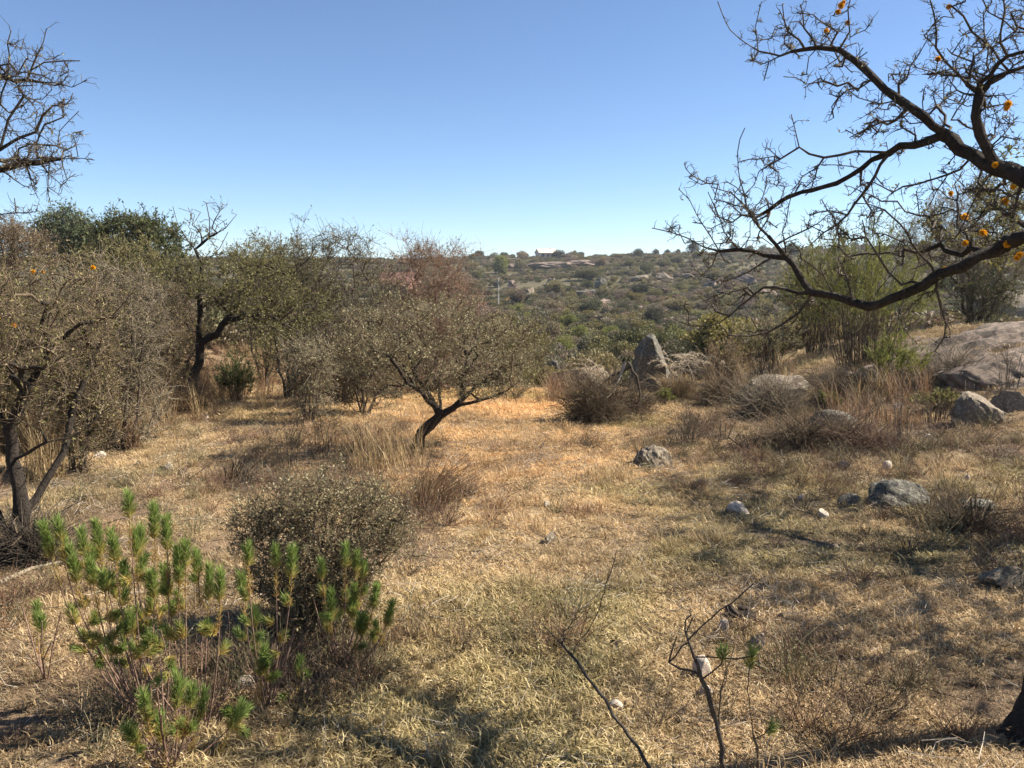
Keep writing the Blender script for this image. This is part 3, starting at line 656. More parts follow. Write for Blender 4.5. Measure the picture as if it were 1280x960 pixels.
def slab(label, px, py, ax, ay, h, seed, edge=6):
    """a low granite sheet that follows the bank, stepped and cracked, its rim below the soil"""
    g = G(px, py); n = 90; u = np.linspace(-1, 1, n); U, Vv = np.meshgrid(u, u); X = g[0] + U * ax; Y = g[1] + Vv * ay
    r = np.sqrt(U ** 2 + Vv ** 2) * (1 + .5 * (fbm(U * 2 + seed, Vv * 2, seed, 3) - .5)); prof = 1 - np.clip(r, 0, 1.2) ** edge
    q = fbm(X * .55, Y * 1.1, seed + 3, 4) * 5; step = (np.floor(q) + sm((q - np.floor(q) - .8) / .2)) / 5
    Z = terr(X, Y) + h * prof + (step - .5) * .42 * np.clip(prof * 2, 0, 1) + (fbm(X * 3, Y * 3, seed + 5, 3) - .5) * .10 - .03
    Z = np.where(prof < 0, terr(X, Y) - .25, Z); mb = MB(); i = np.arange(n - 1)[:, None] * n + np.arange(n - 1)[None]
    mb.add(np.stack([X, Y, Z], -1).reshape(-1, 3), np.stack([i, i + 1, i + n + 1, i + n], -1).reshape(-1, 4)); o = mb.obj('granite_slab', 'rock_slab', None, True, g); o.data.set_sharp_from_angle(angle=R(35)); tag(o, label, 'rock')
slab('broad pinkish granite slab on the right bank', 1310, 425, 3.4, 3.0, .12, 3)
rock(1255, 478, 120, 34, 'rock_slab', 'rounded granite ledge with a deep shadow under it, below the broad slab', 'granite_ledge', seed=131, depth=.7, sub=5, sink=.46, rough=.10)
rock(1285, 398, 110, 26, 'rock_grey', 'grey granite hump below the bare grey tree', 'boulder', seed=132, depth=.7, cat='boulder', sub=4)
for k, (px, py, w, h, mt) in enumerate(((735, 372, 34, 14, 'rock_dark'), (748, 362, 22, 12, 'rock_dark'), (790, 388, 40, 9, 'rock_pink'), (760, 386, 46, 10, 'rock_pink'), (835, 395, 30, 8, 'rock_pink'), (662, 372, 14, 12, 'rock_grey'), (640, 360, 22, 10, 'rock_pink'),
                                        (690, 358, 24, 8, 'rock_pink'), (890, 362, 46, 12, 'rock_pink'), (930, 356, 50, 12, 'rock_pink'), (860, 350, 36, 8, 'rock_grey'), (960, 392, 40, 9, 'rock_pink'), (800, 352, 30, 8, 'rock_grey'), (830, 350, 24, 7, 'rock_grey'), (690, 338, 60, 7, 'rock_pink'),
                                        (730, 334, 50, 6, 'rock_pink'), (650, 336, 36, 6, 'rock_pink'), (960, 372, 34, 8, 'rock_pink'), (880, 385, 30, 7, 'rock_pink'))):
    rock(px, py, w, h, mt, 'dark rock outcrop among the far bushes' if mt == 'rock_dark' else ('pinkish rock ledge showing through the far scrub' if mt == 'rock_pink' else 'grey boulder among the far bushes'), 'outcrop', seed=140 + k, depth=.6, cat='rock', rotz=.2 * k,
         group={'rock_dark': 'dark outcrops on the far hillside', 'rock_pink': 'pinkish ledges on the far hillside', 'rock_grey': 'grey boulders on the far hillside'}[mt], sub=4, rough=.24, cuts=14, sink=.42)

# ------------------------------------------------------------------ the house on the skyline and the one behind the bushes
def simple_mat(name, c, rough=.9, sc=3.):
    m, nt, out = mat_new(name); co = coords(nt); n = noise(nt, sc, 4, .6, co)
    princ(nt, out, ramp(nt, n, [(.3, tuple(t * .82 for t in c)), (.7, c)]), rough); M[name] = m
simple_mat('cream_plaster', (.66, .52, .42)); simple_mat('red_tile', (.22, .12, .085)); simple_mat('brick_red', (.24, .13, .09)); simple_mat('dark_pane', (.03, .035, .04), .3); simple_mat('pole_grey', (.42, .40, .36))
def box(mb, c, s, a=0):
    c = np.array(c); s = np.array(s) / 2; q = np.array([[x, y, z] for x in (-1, 1) for y in (-1, 1) for z in (-1, 1)]) * s + c
    mb.add(q, np.array([[0, 1, 3, 2], [4, 6, 7, 5], [0, 4, 5, 1], [2, 3, 7, 6], [0, 2, 6, 4], [1, 5, 7, 3]]))
def house(name, label, px, d, w, dp, h, wall, roof, zoff=0., rot=0.):
    x = (px - 640) / F_PX * d; root = empty(name, (x, d, gz(x, d) + zoff), label, 'house'); root.rotation_euler = (0, 0, rot)
    mb = MB(); box(mb, (0, 0, h / 2 - .5), (w, dp, h + 1)); mb.add([(-w/2, -dp/2, h), (-w/2, dp/2, h), (-w/2, 0, h + 1.3), (w/2, -dp/2, h), (w/2, dp/2, h), (w/2, 0, h + 1.3)], np.array([[0, 1, 2], [3, 5, 4]])); mb.obj('wall', wall, root, False)
    mb = MB(); e = .35
    for s in (-1, 1):
        mb.add([(-w/2 - e, s * (dp/2 + e), h - .25), (w/2 + e, s * (dp/2 + e), h - .25), (w/2 + e, 0, h + 1.36), (-w/2 - e, 0, h + 1.36), (-w/2 - e, s * (dp/2 + e), h - .1), (w/2 + e, s * (dp/2 + e), h - .1), (w/2 + e, 0, h + 1.52), (-w/2 - e, 0, h + 1.52)],
               np.array([[0, 1, 2, 3], [4, 7, 6, 5], [0, 4, 5, 1], [1, 5, 6, 2], [2, 6, 7, 3], [3, 7, 4, 0]]))
    ro = mb.obj('roof', roof, root, False); mb = MB(); box(mb, (w * .3, dp * .2, h + 1.3), (.6, .6, 1.3)); mb.obj('chimney', wall, ro, False)
    for fx in (-.3, .28):
        mb = MB(); box(mb, (fx * w, -dp / 2 - .003, h * .55), (1.1, .06, 1.1)); mb.obj('window', 'dark_pane', root, False)
    mb = MB(); box(mb, (0, -dp / 2 - .003, .95), (.95, .06, 2.0)); mb.obj('door', 'red_tile', root, False)
house('hilltop_house', 'small cream house with a pitched roof on the far skyline', 682, 334, 7, 5, 2.4, 'cream_plaster', 'cream_plaster', .2, .3)
house('brick_house', 'reddish brick house half hidden behind the bare reddish bush', 500, 120, 4.0, 4.2, 2.1, 'brick_red', 'red_tile', 0, -.2)
def pole():
    g = G(623, 388); mb = MB(); h = 40 * mpp(g[1]); tube1(mb, [g - [0, 0, .5], g + [0, 0, h * .5], g + [0, 0, h]], [.10, .09, .07], 8); o = mb.obj('utility_pole', 'pole_grey', None, True, g)
    box_mb = MB(); box(box_mb, (0, 0, h - .5), (1.1, .09, .09)); box_mb.obj('crossarm', 'pole_grey', o, False)
    tag(o, 'thin pale pole standing in the scrub below the bright green tree', 'pole')
pole()

# ================================================================== TREES AND SHRUBS
def PL(d, *pp): return [P(q[0], q[1], q[2] if len(q) > 2 else d) for q in pp]

# the leaning grey-green tree in the middle
g = G(520, 562); d = g[1]; m = mpp(d)
woody('thorn_tree', 'small leaning thorn tree with grey-green leaves and dark trunk beside the dry path', 'tree', g,
      [[g - [0, 0, .1]] + PL(d, (523, 552), (537, 532), (550, 519), (566, 510)),
       PL(d, (550, 519), (544, 507), (528, 491, d - .2), (509, 479, d - .3), (490, 450, d - .5), (462, 425, d - .6)),
       PL(d, (566, 510), (577, 500), (581, 476, d + .1), (583, 447, d + .1), (575, 410, d + .2)),
       PL(d, (566, 510), (600, 500, d - .2), (631, 490, d - .4), (650, 475, d - .5)),
       PL(d, (577, 500), (600, 480, d + .3), (625, 466, d + .4), (687, 441, d + .4)),
       PL(d, (550, 519), (548, 480, d + .5), (530, 440, d + .7), (510, 410, d + .8))],
      [(P(540, 428, d), np.array([132, 0, 66]) * m + [0, 1.1, 0], 360), (P(455, 442, d - .2), np.array([52, 0, 46]) * m + [0, .7, 0], 90),
       (P(615, 445, d), np.array([78, 0, 54]) * m + [0, .8, 0], 120), (P(590, 482, d - .3), np.array([60, 0, 22]) * m + [0, .5, 0], 50)],
      .078, .0036, (4600, .15, .0025), ('leaf_greygreen', 19000, .024, .0095), thr=.011, step=.10, twig_mat='twig_brown', up=.35)

# the dark forked tree
g = G(243, 513); d = g[1]; m = mpp(d)
woody('thorn_tree', 'dark-trunked forked tree with a dead leafless top and spreading olive crown', 'tree', g,
      [[g - [0, 0, .1]] + PL(d, (241, 480), (242, 468), (250, 452), (250, 430), (250, 400), (249, 375)),
       PL(d, (250, 430), (272, 418), (284, 399), (300, 377), (316, 349)), PL(d, (284, 399), (331, 393, d - .3), (360, 408, d - .5), (385, 418, d - .6)),
       PL(d, (249, 375), (231, 366, d + .2), (200, 360, d + .4)), PL(d, (249, 375), (252, 331), (244, 312)),
       PL(d, (244, 312), (234, 300), (222, 280), (216, 258)), PL(d, (244, 312), (262, 296), (262, 275), (258, 254)), PL(d, (262, 296), (282, 285), (296, 268)), PL(d, (252, 331), (275, 310), (285, 290))],
      [(P(310, 350, d), np.array([92, 0, 46]) * m + [0, 1.3, 0], 330), (P(365, 395, d - .3), np.array([58, 0, 34]) * m + [0, 1.0, 0], 120), (P(205, 360, d), np.array([46, 0, 32]) * m + [0, .9, 0], 70), (P(255, 280, d), np.array([44, 0, 30]) * m + [0, .4, 0], 60)],
      .105, .0045, (4200, .20, .003), ('leaf_olive', 21000, .036, .014), thr=.016, step=.14, twig_mat='twig_dark', up=.5, keep=lambda A: (A[:, 2] < P(250, 312, d)[2]) | (RNG.random(len(A)) < .12))

# the bushes behind them
def bushy(name, label, px, py, cx, cy, rx, ry, twig_n, leaf, twig_mat, nstem=6, n=260, rb=.05, tl=.2, tr=.0026, dr=None, cat='bush', d=None, step=.15, rt=.003, up=.4, flowers=None, bark='bark_brown', top=None, thorns=0):
    g = G(px, py) if d is None else np.array([P(px, py, d)[0], d, gz(P(px, py, d)[0], d)]); d = g[1]; m = mpp(d); c = P(cx, cy, d); r = np.array([rx * m, dr or rx * m * .8, ry * m]); limbs = []
    for k in range(nstem):
        az = k * 6.283 / nstem + random.random(); e = c + r * np.array([math.cos(az) * .6, math.sin(az) * .6, random.uniform(-.2, .5)]); s0 = g + np.array([math.cos(az) * .06, math.sin(az) * .06, -.08])
        md = s0 * .5 + e * .5 + RNG.normal(size=3) * .08 * rx * m + np.array([0, 0, .1])
        limbs.append([s0, md, e] if k == 0 else [limbs[0][0], s0 + [0, 0, .12], md, e])
    cr = [(c, r, n)]
    if cat == 'bush':                              # bushes are branched right down to the ground
        lo = g[2] - .02; mz = (lo + c[2]) / 2; cr.append((np.array([(g[0] + c[0]) / 2, c[1], mz]), np.array([r[0] * .92, r[1] * .9, max(.12, (c[2] - lo) / 2)]), int(n * .5)))
    if top is not None: cr += [(P(a, b, d), np.array([q * m, q * m, w * m]), k) for a, b, q, w, k in top]
    fl = None if not flowers else [P(a, b, d - .2) for a, b in flowers]
    return woody(name, label, cat, g, limbs, cr, rb, rt, (int(twig_n * .6), tl * 1.25, tr * 1.3), leaf, thr=rb * .22, step=step, twig_mat=twig_mat, up=up, flowers=fl, bark=bark, thorns=thorns)
bushy('bush', 'large grey-brown thorn bush with yellowing tips behind the leaning tree', 425, 500, 425, 385, 78, 92, 6500, [('leaf_olive', 7000, .035, .014), ('leaf_brown', 5000, .03, .012)], 'twig_dark', 8, 420, .08, .24, d=14.2, top=[(430, 312, 40, 26, 60)])
bushy('bush', 'reddish-brown bare bush standing in front of the brick house', 540, 470, 540, 372, 76, 72, 8500, [('leaf_brown', 4500, .035, .014), ('leaf_olive', 2500, .035, .014)], 'twig_red', 8, 380, .07, .26, d=16.2, top=[(545, 320, 50, 18, 60)])
bushy('bush', 'olive thorn bush filling the gap right of the dead-topped tree', 360, 480, 365, 355, 56, 62, 3800, [('leaf_olive', 9000, .036, .015)], 'twig_dark', 7, 260, .07, .22, d=15.4)
bushy('bush', 'tangled grey bush with pale dead stems beside the multi-stemmed tree', 150, 530, 145, 420, 66, 92, 6500, [('leaf_brown', 3000, .026, .011), ('leaf_olive', 4500, .026, .011)], 'twig_grey', 9, 380, .045, .2, d=9.6)
bushy('bush', 'brown twiggy bush in the thicket left of the dark forked tree', 195, 515, 192, 415, 40, 70, 3200, [('leaf_brown', 1800, .03, .012), ('leaf_olive', 2500, .03, .012)], 'twig_brown', 6, 200, .045, .2, d=12.0)
bushy('bush', 'dense brown-olive bush at the back of the left thicket', 40, 520, 40, 395, 72, 76, 4800, [('leaf_olive', 6000, .036, .014), ('leaf_brown', 3500, .03, .012)], 'twig_brown', 8, 300, .05, .22, d=11.5)
bushy('bush', 'mid-green leafy bush in front of the dark round tree', 160, 480, 165, 345, 52, 48, 2500, [('leaf_olive', 9000, .05, .02)], 'twig_brown', 7, 200, .06, .24, d=17)
bushy('bush', 'pale sage shrub with straw around it under the olive crown', 385, 500, 385, 455, 36, 40, 2200, [('leaf_greygreen', 5200, .028, .011)], 'twig_grey', 7, 130, .03, .16, d=12.0)
bushy('bush', 'straw-brown tangled bush between the multi-stemmed tree and the grey tangle', 95, 560, 92, 470, 56, 74, 4200, [('leaf_brown', 3000, .026, .011), ('leaf_olive', 4500, .026, .011)], 'twig_brown', 8, 260, .035, .2, d=8.2)
bushy('bush', 'dense olive bush behind the straw at the left thicket edge', -30, 545, -20, 440, 74, 90, 4200, [('leaf_olive', 7000, .032, .013), ('leaf_brown', 3000, .03, .012)], 'twig_brown', 8, 300, .05, .2, d=9.0)
bushy('bush', 'grey-brown bush low behind the dark forked trunk', 215, 490, 225, 420, 44, 56, 3400, [('leaf_brown', 4200, .034, .013), ('leaf_olive', 2500, .034, .013)], 'twig_brown', 7, 220, .05, .22, d=15.2)
bushy('bush', 'wide low brown bush in the straw beyond the sage shrub', 455, 490, 455, 450, 50, 38, 3000, [('leaf_brown', 3500, .03, .012), ('leaf_olive', 2500, .03, .012)], 'twig_brown', 7, 180, .04, .2, d=12.8)
bushy('bush', 'yellow-green bush rising between the large thorn bush and the olive one', 330, 470, 335, 340, 50, 44, 2600, [('leaf_olive', 9000, .045, .018)], 'twig_brown', 7, 200, .06, .24, d=18.0)
bushy('bush', 'olive bush beside the path end behind the leaning tree', 640, 480, 640, 425, 48, 40, 2400, [('leaf_olive', 8000, .045, .018)], 'twig_brown', 7, 180, .05, .24, d=19.5)
# trees farther back on the left
bushy('tree', 'grey-green round-crowned tree on the left skyline', 85, 400, 86, 298, 42, 32, 3000, [('leaf_sage', 14000, .11, .05)], 'twig_dark', 5, 260, .16, .5, .006, d=36, cat='tree', step=.3, rt=.008, bark='bark')
bushy('tree', 'dark green round tree rising behind the thicket', 178, 420, 174, 305, 54, 42, 3200, [('leaf_dark', 17000, .09, .04)], 'twig_dark', 5, 280, .16, .42, .006, d=27, cat='tree', step=.3, rt=.008, bark='bark')
bushy('tree', 'brownish half-bare tree at the left end of the skyline', 15, 400, 14, 310, 44, 34, 3500, [('leaf_brown', 5000, .07, .03)], 'twig_brown', 5, 260, .14, .45, .006, d=30, cat='tree', step=.3, rt=.008, bark='bark')
bushy('bush', 'low olive bush between the two skyline trees', 130, 420, 128, 330, 40, 30, 2400, [('leaf_olive', 9000, .08, .034)], 'twig_brown', 5, 180, .10, .4, .005, d=29, step=.3, rt=.007)

# the multi-stemmed thorn tree on the left
g = G(20, 697); d = g[1]; m = mpp(d)
woody('thorn_tree', 'multi-stemmed thorn tree with a brown twiggy crown and orange flowers on the left', 'tree', g,
      [[g - [0, 0, .12]] + PL(d, (19, 690), (28, 640), (24, 610), (15, 575), (12, 537), (22, 515), (32, 487), (58, 440), (61, 396), (85, 350)),
       PL(d, (28, 640), (44, 625, d + .1), (56, 604, d + .15), (68, 585, d + .2), (84, 548, d + .3), (95, 500, d + .35), (120, 440, d + .4), (140, 385, d + .4)),
       PL(d, (15, 575), (37, 565, d - .15), (59, 552, d - .2), (87, 547, d - .2), (112, 533, d - .2), (140, 510, d - .2)),
       PL(d, (12, 537), (-5, 500), (-15, 450), (-10, 400), (5, 350)), PL(d, (58, 440), (100, 405), (140, 395), (170, 360)), PL(d, (20, 690), (2, 650), (-20, 610), (-40, 560)),
       PL(d, (32, 487), (15, 430, d + .3), (25, 370, d + .5))],
      [(P(62, 400, d), np.array([112, 0, 86]) * m + [0, .9, 0], 330), (P(-40, 420, d), np.array([90, 0, 90]) * m + [0, .8, 0], 130), (P(80, 500, d), np.array([60, 0, 50]) * m + [0, .5, 0], 50)],
      .068, .0028, (2000, .16, .002), [('leaf_brown', 1500, .018, .008), ('leaf_olive', 4200, .020, .0085)], thorns=2500, thr=.010, step=.08, twig_mat='twig_brown', bark='bark', flowers=[P(50, 341, d - .2), P(54, 336, d - .2), P(107, 322, d), P(10, 405, d - .3), P(15, 408, d - .3), P(2, 404, d - .3)])
# brushwood round its foot
# the bare tree whose boughs reach in at the upper left
b = np.array([-4.3, 5.0, 0]); b[2] = gz(b[0], b[1]); d = 5.0
woody('thorn_tree', 'bare thorn tree reaching in with sparse leafless boughs against the sky', 'tree', b,
      [[b - [0, 0, .1], b + [.05, 0, .6], b + [.2, .05, 1.3], P(-120, 190, d), P(-60, 150, d)], [P(-60, 150, d), P(0, 94, d), P(34, 100, d), P(66, 103, d), P(90, 109, d), P(109, 100, d)],
       [P(34, 100, d), P(55, 78, d), P(80, 76, d), P(100, 76, d)], [P(-60, 150, d), P(0, 130, d), P(12, 70, d), P(14, 38, d)], [P(34, 100, d), P(46, 70, d), P(58, 36, d)],
       [P(-120, 190, d), P(-40, 200, d), P(0, 187, d), P(25, 172, d), P(45, 165, d), P(66, 132, d)], [P(-40, 200, d), P(0, 212, d), P(31, 203, d), P(62, 199, d), P(90, 198, d), P(118, 200, d)],
       [P(-120, 190, d), P(-60, 250, d), P(0, 268, d), P(20, 266, d), P(47, 264, d)], [P(62, 199, d), P(60, 225, d), P(64, 258, d)], [P(31, 203, d), P(40, 232, d), P(48, 248, d)], [P(0, 187, d), P(10, 150, d), P(30, 120, d)]],
      [(P(20, 160, d), np.array([.34, .4, .38]), 95), (P(60, 205, d), np.array([.17, .25, .15]), 42), (P(-140, 130, d), np.array([.7, .8, .7]), 120), (P(50, 95, d), np.array([.22, .25, .2]), 45)],
      .075, .0028, (1800, .075, .0021), ('leaf_greygreen', 1500, .015, .007), thorns=2600, thr=.010, step=.06, twig_mat='twig_dark', up=.1)

# the big thorn tree on the right: boughs traced across the sky
b = np.array([2.02, 3.1, 0]); b[2] = gz(b[0], b[1])
fl = [(1050, 6, 3.9), (1047, 14, 3.9), (1053, 3, 3.9), (1031, 37, 3.9), (1058, 35, 3.9), (1170, 76, 3.7), (1036, 15, 3.9), (976, 270, 4.2), (1200, 2, 3.6), (1172, 20, 3.7), (1192, 258, 3.5), (1245, 190, 3.3), (1266, 140, 3.3), (1265, 128, 3.3), (1260, 245, 3.4), (1262, 255, 3.4),
      (1235, 290, 3.5), (1190, 310, 3.5), (1182, 326, 3.5), (1258, 345, 3.3), (1262, 346, 3.3), (1268, 325, 3.3), (1278, 320, 3.2), (1219, 274, 3.5), (1274, 210, 3.2), (1180, 330, 3.5), (1232, 286, 3.5)]
woody('thorn_tree', 'big dark thorn tree with a leaning trunk, boughs and orange flowers crossing the sky', 'tree', b,
      [[b - [.03, 0, .15], b + [.06, .02, .25], b + [.22, .05, .6], b + [.42, .1, .95], P(1420, 330, 3.0)],
       [P(1420, 330, 3.0), P(1350, 250, 3.1), P(1280, 222, 3.3), P(1245, 209, 3.4), P(1229, 203, 3.45)],
       PL(3.6, (1229, 203, 3.45), (1190, 176), (1155, 145), (1124, 125, 3.7), (1092, 98, 3.75), (1069, 76, 3.8), (1049, 62, 3.85), (1022, 60, 3.9), (975, 70, 4), (948, 64, 4), (925, 49, 4), (905, 23, 4), (897, 2, 4)),
       PL(3.4, (1229, 203), (1236, 190), (1225, 168), (1219, 145), (1225, 117), (1241, 98), (1262, 90), (1285, 82), (1320, 40), (1330, -30)),
       PL(3.6, (1190, 176), (1175, 170), (1143, 182), (1112, 191, 3.7), (1077, 211, 3.8), (1046, 229, 3.9), (1014, 238, 4), (975, 252, 4.1), (945, 272, 4.2)),
       PL(3.7, (1112, 191), (1069, 189), (1030, 197), (999, 184, 3.8), (993, 158, 3.8), (989, 143, 3.8)), PL(3.8, (1010, 188), (975, 199), (960, 207)),
       PL(3.7, (1104, 196), (1085, 234), (1069, 254), (1046, 281), (1014, 305)),
       PL(3.5, (1229, 203), (1200, 212), (1170, 223), (1131, 236)), PL(3.5, (1190, 215), (1170, 240), (1160, 262)), PL(3.4, (1245, 209), (1225, 235), (1212, 262), (1200, 290)), PL(3.3, (1275, 222), (1268, 262), (1264, 300)),
       PL(3.75, (1092, 98), (1075, 110), (1060, 112), (1048, 122)), PL(3.7, (1124, 125), (1100, 130), (1072, 122), (1055, 108)), PL(3.7, (1155, 145), (1120, 150), (1085, 160), (1062, 172)),
       PL(3.85, (1049, 62), (1062, 40), (1060, 12), (1065, -10)), PL(3.9, (1022, 60), (1005, 35), (1000, 5)), PL(3.9, (1000, 66), (985, 40), (978, 5)), PL(4, (948, 64), (944, 35), (952, 2)),
       # the low bough
       [P(1420, 330, 3.0), P(1340, 300, 3.05), P(1280, 296, 3.2)] + PL(3.4, (1255, 306), (1224, 320), (1202, 334), (1171, 344, 3.5), (1155, 356, 3.5), (1130, 367, 3.55), (1099, 380, 3.6), (1086, 383, 3.65), (1067, 378, 3.7), (1042, 370, 3.75), (1014, 366, 3.8), (983, 362, 3.9), (955, 359, 3.95)),
       PL(3.9, (1014, 366, 3.8), (999, 344, 3.85), (983, 322), (970, 306), (949, 284), (933, 259, 4), (914, 241, 4), (889, 234, 4)), PL(4, (983, 322, 3.9), (955, 319), (924, 312), (899, 314), (880, 309), (858, 297), (838, 290), (815, 285)),
       PL(3.9, (1014, 366, 3.8), (1010, 376), (999, 391), (977, 406), (958, 416), (936, 420), (911, 419), (899, 404)), PL(4, (955, 359, 3.95), (934, 376), (912, 395), (884, 408), (861, 407), (841, 398)),
       PL(4, (924, 312), (905, 290), (895, 262), (885, 240)), PL(4, (899, 314), (878, 280), (862, 250), (848, 236)), PL(4, (933, 259), (925, 225), (922, 190), (931, 160)), PL(4, (949, 284), (952, 250), (958, 220)),
       PL(3.95, (955, 319), (935, 340), (905, 352), (878, 345), (862, 330)), PL(3.7, (1086, 383, 3.65), (1083, 397), (1067, 419), (1049, 431), (1030, 433), (1022, 445)),
       PL(3.5, (1171, 346), (1171, 362), (1177, 387), (1183, 406), (1180, 422), (1168, 440)), PL(3.55, (1155, 356), (1140, 352), (1127, 356), (1111, 341), (1099, 322), (1083, 297), (1078, 275)), PL(3.5, (1165, 348), (1150, 318), (1125, 280), (1105, 262), (1085, 255)),
       PL(3.9, (970, 306), (988, 296), (1010, 286), (1035, 268), (1060, 262)), PL(3.75, (1042, 370), (1030, 345), (1012, 330)), PL(3.7, (1067, 378), (1058, 345), (1048, 322)), PL(3.9, (983, 322), (978, 290), (985, 262), (990, 240)),
       # upper right crown
       PL(3.4, (1225, 117), (1195, 90), (1170, 60), (1168, 20), (1160, -10)), PL(3.4, (1262, 90), (1240, 60), (1215, 40), (1190, 8)), PL(3.4, (1241, 98), (1205, 85), (1180, 88), (1160, 98)), PL(3.4, (1320, 40), (1270, 40), (1235, 15), (1225, -10))],
      [(P(1225, 60, 3.5), np.array([.24, .4, .26]), 105), (P(1110, 140, 3.75), np.array([.26, .25, .2]), 60), (P(1020, 60, 3.9), np.array([.32, .25, .18]), 45), (P(925, 270, 4.05), np.array([.34, .3, .28]), 75), (P(1080, 270, 3.8), np.array([.42, .3, .28]), 80),
       (P(1230, 240, 3.5), np.array([.22, .3, .26]), 50), (P(1430, 120, 3.6), np.array([.7, .9, .7]), 170), (P(930, 380, 4), np.array([.35, .25, .15]), 32), (P(1160, 380, 3.6), np.array([.2, .25, .18]), 18)],
      .074, .0025, (4200, .05, .0019), [('leaf_olive', 1600, .012, .006), ('leaf_greygreen', 1400, .013, .006)], thorns=6000, thr=.008, step=.05, twig_mat='twig_dark', up=.15, flowers=[P(*q) for q in fl], jit=.45, zig=.25, flare=2.2)

# its neighbour, whose trunk stands at the right edge and whose crown throws the dappled shade
b = np.array([3.66, 5.7, 0]); b[2] = gz(b[0], b[1])
woody('thorn_tree', 'dark slender thorn trunk at the edge of the shaded grass, wide crown above', 'tree', b,
      [[b - [0, 0, .1], b + [-.02, 0, .5], b + [.08, .05, 1.1], b + [.5, .4, 1.8], b + [.9, .9, 2.4]], [b + [.08, .05, 1.1], b + [.8, -.3, 1.8], b + [1.3, -.3, 2.3]], [b + [.5, .4, 1.8], b + [.5, 1.4, 2.3], b + [.7, 2.4, 2.6]]],
      [(b + [1.2, .5, 2.5], np.array([1.2, 1.8, .6]), 300), (b + [1.0, 2.3, 2.4], np.array([.75, 1.0, .5]), 110), (b + [2.4, .4, 2.3], np.array([1.0, 1.4, .6]), 150), (b + [1.1, -1.2, 2.3], np.array([1.2, 1.2, .55]), 220)],
      .085, .003, (4200, .16, .0024), ('leaf_olive', 30000, .034, .015), thr=.011, step=.1, twig_mat='twig_dark', up=.3)

# the bare grey tree on the right bank, above the slab
bushy('tree', 'bare grey tree with a dense twiggy crown above the granite slab', 1215, 392, 1212, 300, 90, 62, 12000, [('leaf_greygreen', 2500, .03, .012)], 'twig_grey', 6, 420, .11, .28, .003, d=19.5, cat='tree', bark='bark', top=[(1225, 360, 32, 28, 50)])
bushy('bush', 'dark leafy bush at the foot of the bare grey tree', 1225, 392, 1235, 362, 46, 28, 2200, [('leaf_dark', 5000, .04, .017), ('leaf_brown', 2500, .03, .012)], 'twig_dark', 6, 150, .05, .2, d=18.6)

# broom-like green shrubs
def broom(name, label, px, py, w, h, n, leafmat, d=None, lean=0., tmat='twig_brown', leafn=9000, ll=.03, lw=.006, spread=.5, cat='shrub', group=None, tw=2.2, lr=.0022, tn=5, tlen=.16):
    g = G(px, py) if d is None else np.array([P(px, py, d)[0], d, gz(P(px, py, d)[0], d)]); m = mpp(g[1]); W = w * m / 2; H = h * m
    root = empty(name, g, label, cat, group); az = RNG.random(n) * 6.283; rr = np.sqrt(RNG.random(n)); top = np.stack([np.cos(az) * rr * W, np.sin(az) * rr * W * .8, H * (1 - .45 * rr ** 2) * (.65 + .4 * RNG.random(n))], -1)
    top[:, 0] += lean * W * (top[:, 2] / H); b0 = top * np.array([.34, .34, 0]) + np.array([0, 0, -.06]); mid = b0 * .4 + top * .6; mid[:, :2] = top[:, :2] * .5; mid += RNG.normal(size=mid.shape) * .03 * H
    q1 = b0 * .5 + mid * .5 + RNG.normal(size=mid.shape) * .015 * H; q2 = mid * .5 + top * .5 + RNG.normal(size=mid.shape) * .03 * H
    Pn = np.stack([b0, q1, mid, q2, top], 1); mb = MB(); tubes(mb, Pn, np.array([[tw * 1.15, tw * 1.0, tw * .85, tw * .6, tw * .35]]) * lr * np.ones((n, 1)), 4, RNG.random(n)); st = twigs = mb
    up = Pn[:, 2:]; k = n * tn; C, D = along(up, k); D = norm(norm(D) * 1.2 + norm(RNG.normal(size=D.shape)) * spread); P2 = twigs_at(mb, C, D, tlen * H * (.4 + RNG.random(k)), lr * .6, 3, .2)
    st.obj('stems', tmat, root, True)
    if leafn:
        C, D = along(P2, leafn); D = norm(norm(D) + norm(RNG.normal(size=D.shape)) * .55); lb = MB(); leaves(lb, C, D, ll * (.6 + .8 * RNG.random(leafn)), lw); lb.obj('foliage', leafmat, root, False)
    return root
broom('green_shrub', 'small dark green broom-like bush in tall straw behind the forked tree', 297, 490, 52, 62, 70, 'leaf_dark', 14.6, leafn=4500, ll=.06, lw=.010, lr=.002)
broom('green_shrub', 'tall feathery yellow-green shrub behind the low bough', 1075, 512, 190, 175, 170, 'leaf_bright', 15.5, leafn=24000, ll=.06, lw=.010, lr=.0026)
broom('green_shrub', 'bushy green broom shrub lower on the bank beside the bare stems', 1112, 522, 84, 76, 70, 'leaf_bright', 13.0, leafn=7000, ll=.05, lw=.009)
broom('green_shrub', 'olive feathery shrub at the back of the right bank', 1020, 500, 110, 140, 90, 'leaf_olive', 20, leafn=15000, ll=.08, lw=.015, lr=.003)
broom('green_shrub', 'pale olive shrub rising behind the wide low boulder', 955, 490, 100, 90, 90, 'leaf_greygreen', 19, leafn=6000, ll=.06, lw=.012, tmat='twig_brown', lr=.003)
broom('dry_shrub', 'brown broom-like shrub standing past the pampas grass', 905, 486, 80, 70, 110, 'leaf_brown', 17, leafn=4500, ll=.05, lw=.01, lr=.003)
broom('green_weed', 'small fresh green weed at the edge of the brushwood pile', 830, 508, 20, 24, 22, 'leaf_bright', leafn=1400, ll=.05, lw=.014)
broom('green_weed', 'low green weed under the pampas grass', 888, 500, 30, 18, 26, 'leaf_bright', leafn=1400, ll=.05, lw=.014)
broom('green_weed', 'low yellow-green weed in front of the wide low boulder', 1035, 512, 26, 24, 26, 'leaf_bright', leafn=1500, ll=.05, lw=.014)
